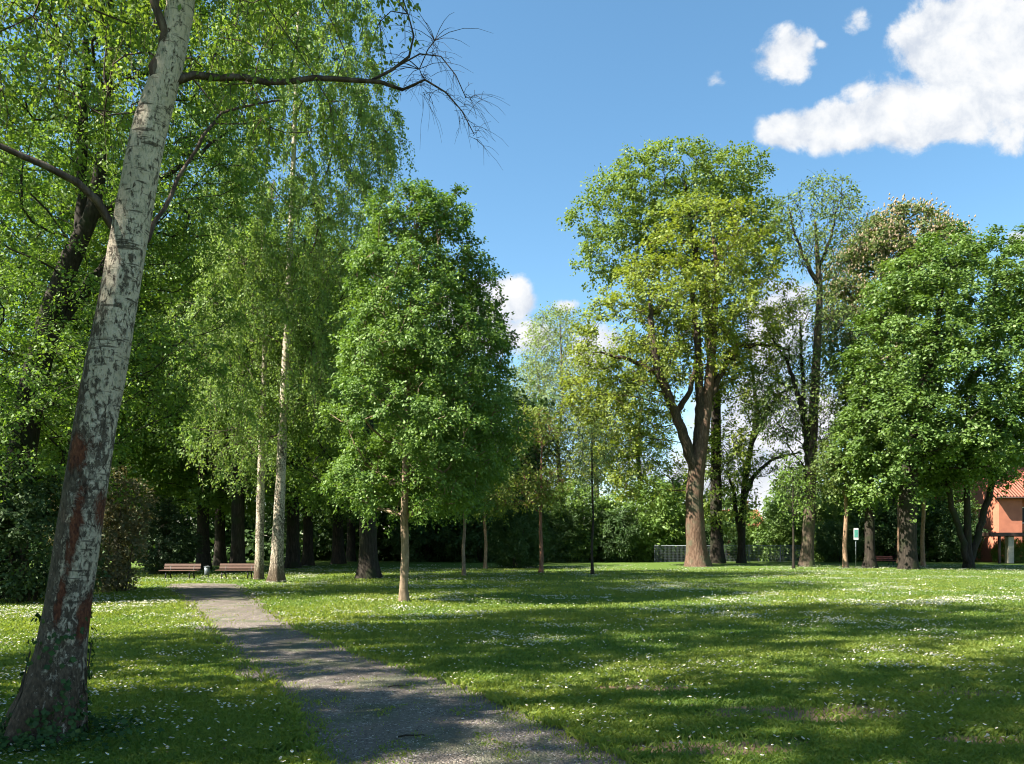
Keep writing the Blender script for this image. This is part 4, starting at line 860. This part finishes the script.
house('red_house', 'salmon-red rendered house with red tiled roof at the right edge', xh, xh + 10, 60, 68.5, 5.15, 8.2, M_salmon, [(xh + 3.2, 3.6, 1.1, 1.2, 1.8), (xh + 6.0, 3.6, 1.1, 1.2, 1.8)], setback=xh + 1.75)
r_ = empty('carport', (gx(1000, 56.5), 56.5, 0), 'flat dark-edged carport roof on posts in front of the salmon house', 'carport')
MB().box((3.0, 1.3, 2.06), (7.4, 2.6, .28), bev=.03).build('roof', M_dark, r_)
for k, (a, m_) in enumerate(((.1, M_dark), (6.3, M_dark))): MB().box((a, .25, .96), (.16, .16, 1.92), bev=.02).build('post', m_, r_)
MB().box((.95, .45, .96), (.42, .42, 1.92), bev=.02).build('pillar', M_beige, r_)
house('brick_house', 'small red-roofed brick house glimpsed beside the oak trunk', gx(733, 92), gx(762, 92), 92, 98, 3.4, 5.2, M_brick, [(gx(742, 92), 1.9, .9, 1.1, 0), (gx(754, 92), 1.9, .9, 1.1, 0)])
house('brick_house', 'red-roofed brick house behind the three-stemmed maple', gx(936, 88), gx(962, 88), 88, 94, 2.6, 4.6, M_brick, [(gx(944, 88), 1.5, .9, 1.1, 0), (gx(955, 88), 1.5, .9, 1.1, 0)])
house('brick_house', 'red-roofed brick house glimpsed behind the light brown stem', gx(829, 96), gx(851, 96), 96, 102, 3.6, 5.4, M_brick, [(gx(836, 96), 2, .9, 1.1, 0), (gx(846, 96), 2, .9, 1.1, 0)])

# ================================================================== park furniture
M_slat = flat_mat('brown_bench_wood', (.13, .070, .045), (.09, .048, .032), .6, 8, stretch=(1, 8, 8)); M_redw = flat_mat('red_bench_wood', (.33, .09, .055), (.24, .06, .04), .55, 8, stretch=(1, 8, 8)); M_iron = flat_mat('dark_iron', (.03, .03, .028), None, .5, metal=.6)
def bench(label, px, Y, wdt, wood, rz=0):
    root = empty('park_bench', (gx(px, Y), Y, 0), label, 'bench'); root.rotation_euler = (0, 0, rz); root.scale = (1, 1, .8); h = wdt / 2
    s = MB()
    for k in range(4): s.box((0, -.20 + k * .125, .45), (wdt, .105, .04), bev=.008)
    s.build('seat', wood, root)
    b = MB()
    for k in range(2): b.box((0, .31 + k * .04, .58 + k * .15), (wdt, .035, .12), bev=.008, rx=-.25)
    b.build('backrest', wood, root)
    for sx in (-1, 1):
        l = MB(); xx = sx * (h - .28)
        l.tube([(xx, -.24, 0), (xx, -.2, .2), (xx, -.19, .42)], .028, 8); l.tube([(xx, .33, 0), (xx, .25, .25), (xx, .28, .45), (xx, .375, .78)], .028, 8); l.tube([(xx, -.22, .415), (xx, .28, .415)], .022, 8)
        l.build('leg', M_iron, root, True)
    return root
bench('brown wooden bench nearest the black yew', 179.5, 33.5, 1.55, M_slat)
bench('brown wooden bench partly behind the birch trunks', 236.5, 33.8, 1.66, M_slat)
bench('red-brown wooden bench beside the slim maple at the hedge', 883, 51, 1.7, M_redw, .12)
r_ = empty('litter_bin', (gx(207, 34.2), 34.2, 0), 'small grey litter bin standing between the two benches', 'bin')
M_gal = flat_mat('galvanised_metal', (.17, .19, .20), None, .45, metal=.5)
MB().tube([(0, 0, .14), (0, 0, .17), (0, 0, .48)], [.09, .105, .12], 16).build('body', M_gal, r_, True); MB().tube([(0, 0, .48), (0, 0, .50), (0, 0, .53)], [.135, .135, .05], 16).build('lid', M_gal, r_); MB().tube([(0, .135, 0), (0, .135, .56)], .02, 8).build('post', M_iron, r_, True)
r_ = empty('park_sign', (gx(856, 46.5), 46.5, 0), 'small white and green notice on a thin post left of the slim maple', 'sign')
z0, z1 = 1.6 + (541 - 540) / F * 46.5, 1.6 + (541 - 528) / F * 46.5
MB().tube([(0, .03, 0), (0, .03, 2.35)], .025, 8).build('post', M_gal, r_, True)
zc = 1.6 + (541 - 534) / F * 46.5
MB().box((0, -.012, zc), (.27, .02, .68), bev=.01).build('plate', M_white, r_)
MB().box((0, -.0255, zc + .02), (.22, .003, .44)).build('green_panel', flat_mat('green_sign_paint', (.10, .34, .27), None, .4), r_)
# wire fence at the back
r_ = empty('wire_fence', (gx(655, 60), 60, 0), 'grey wire mesh fence along the back of the lawn between the trunks', 'fence')
L = gx(812, 60) - gx(655, 60); mb = MB()
for x_ in np.arange(.0, L, .10): mb.box((x_, 0, .62), (.012, .010, 1.2))
for z_ in np.arange(.05, 1.25, .12): mb.box((L / 2, .011, z_), (L, .010, .012))
mb.build('wire_mesh', M_gal, r_)
for x_ in np.arange(0, L + .1, L / 5): MB().box((x_, .05, .66), (.07, .07, 1.32), bev=.01).build('post', M_gal, r_)
MB().tube([(0, .02, 1.24), (L, .02, 1.24)], .022, 8).build('rail', M_gal, r_, True)
# sticks on the path
for (px, py, lab) in ((388, 690, 'short dark fallen stick lying on the path'), (398, 741, 'longer fallen twig nearest the bottom of the path')):
    Y = F * CAM / (py - HOR); p = np.array([gx(px, Y), Y, .034])
    tag(MB().tube([p, p + (.06, .02, .008), p + (.13, .03, .004), p + (.2, .07, .0)], [.008, .008, .006, .003], 6).build('fallen_twig', B['dark'], None, True), lab, 'twig')
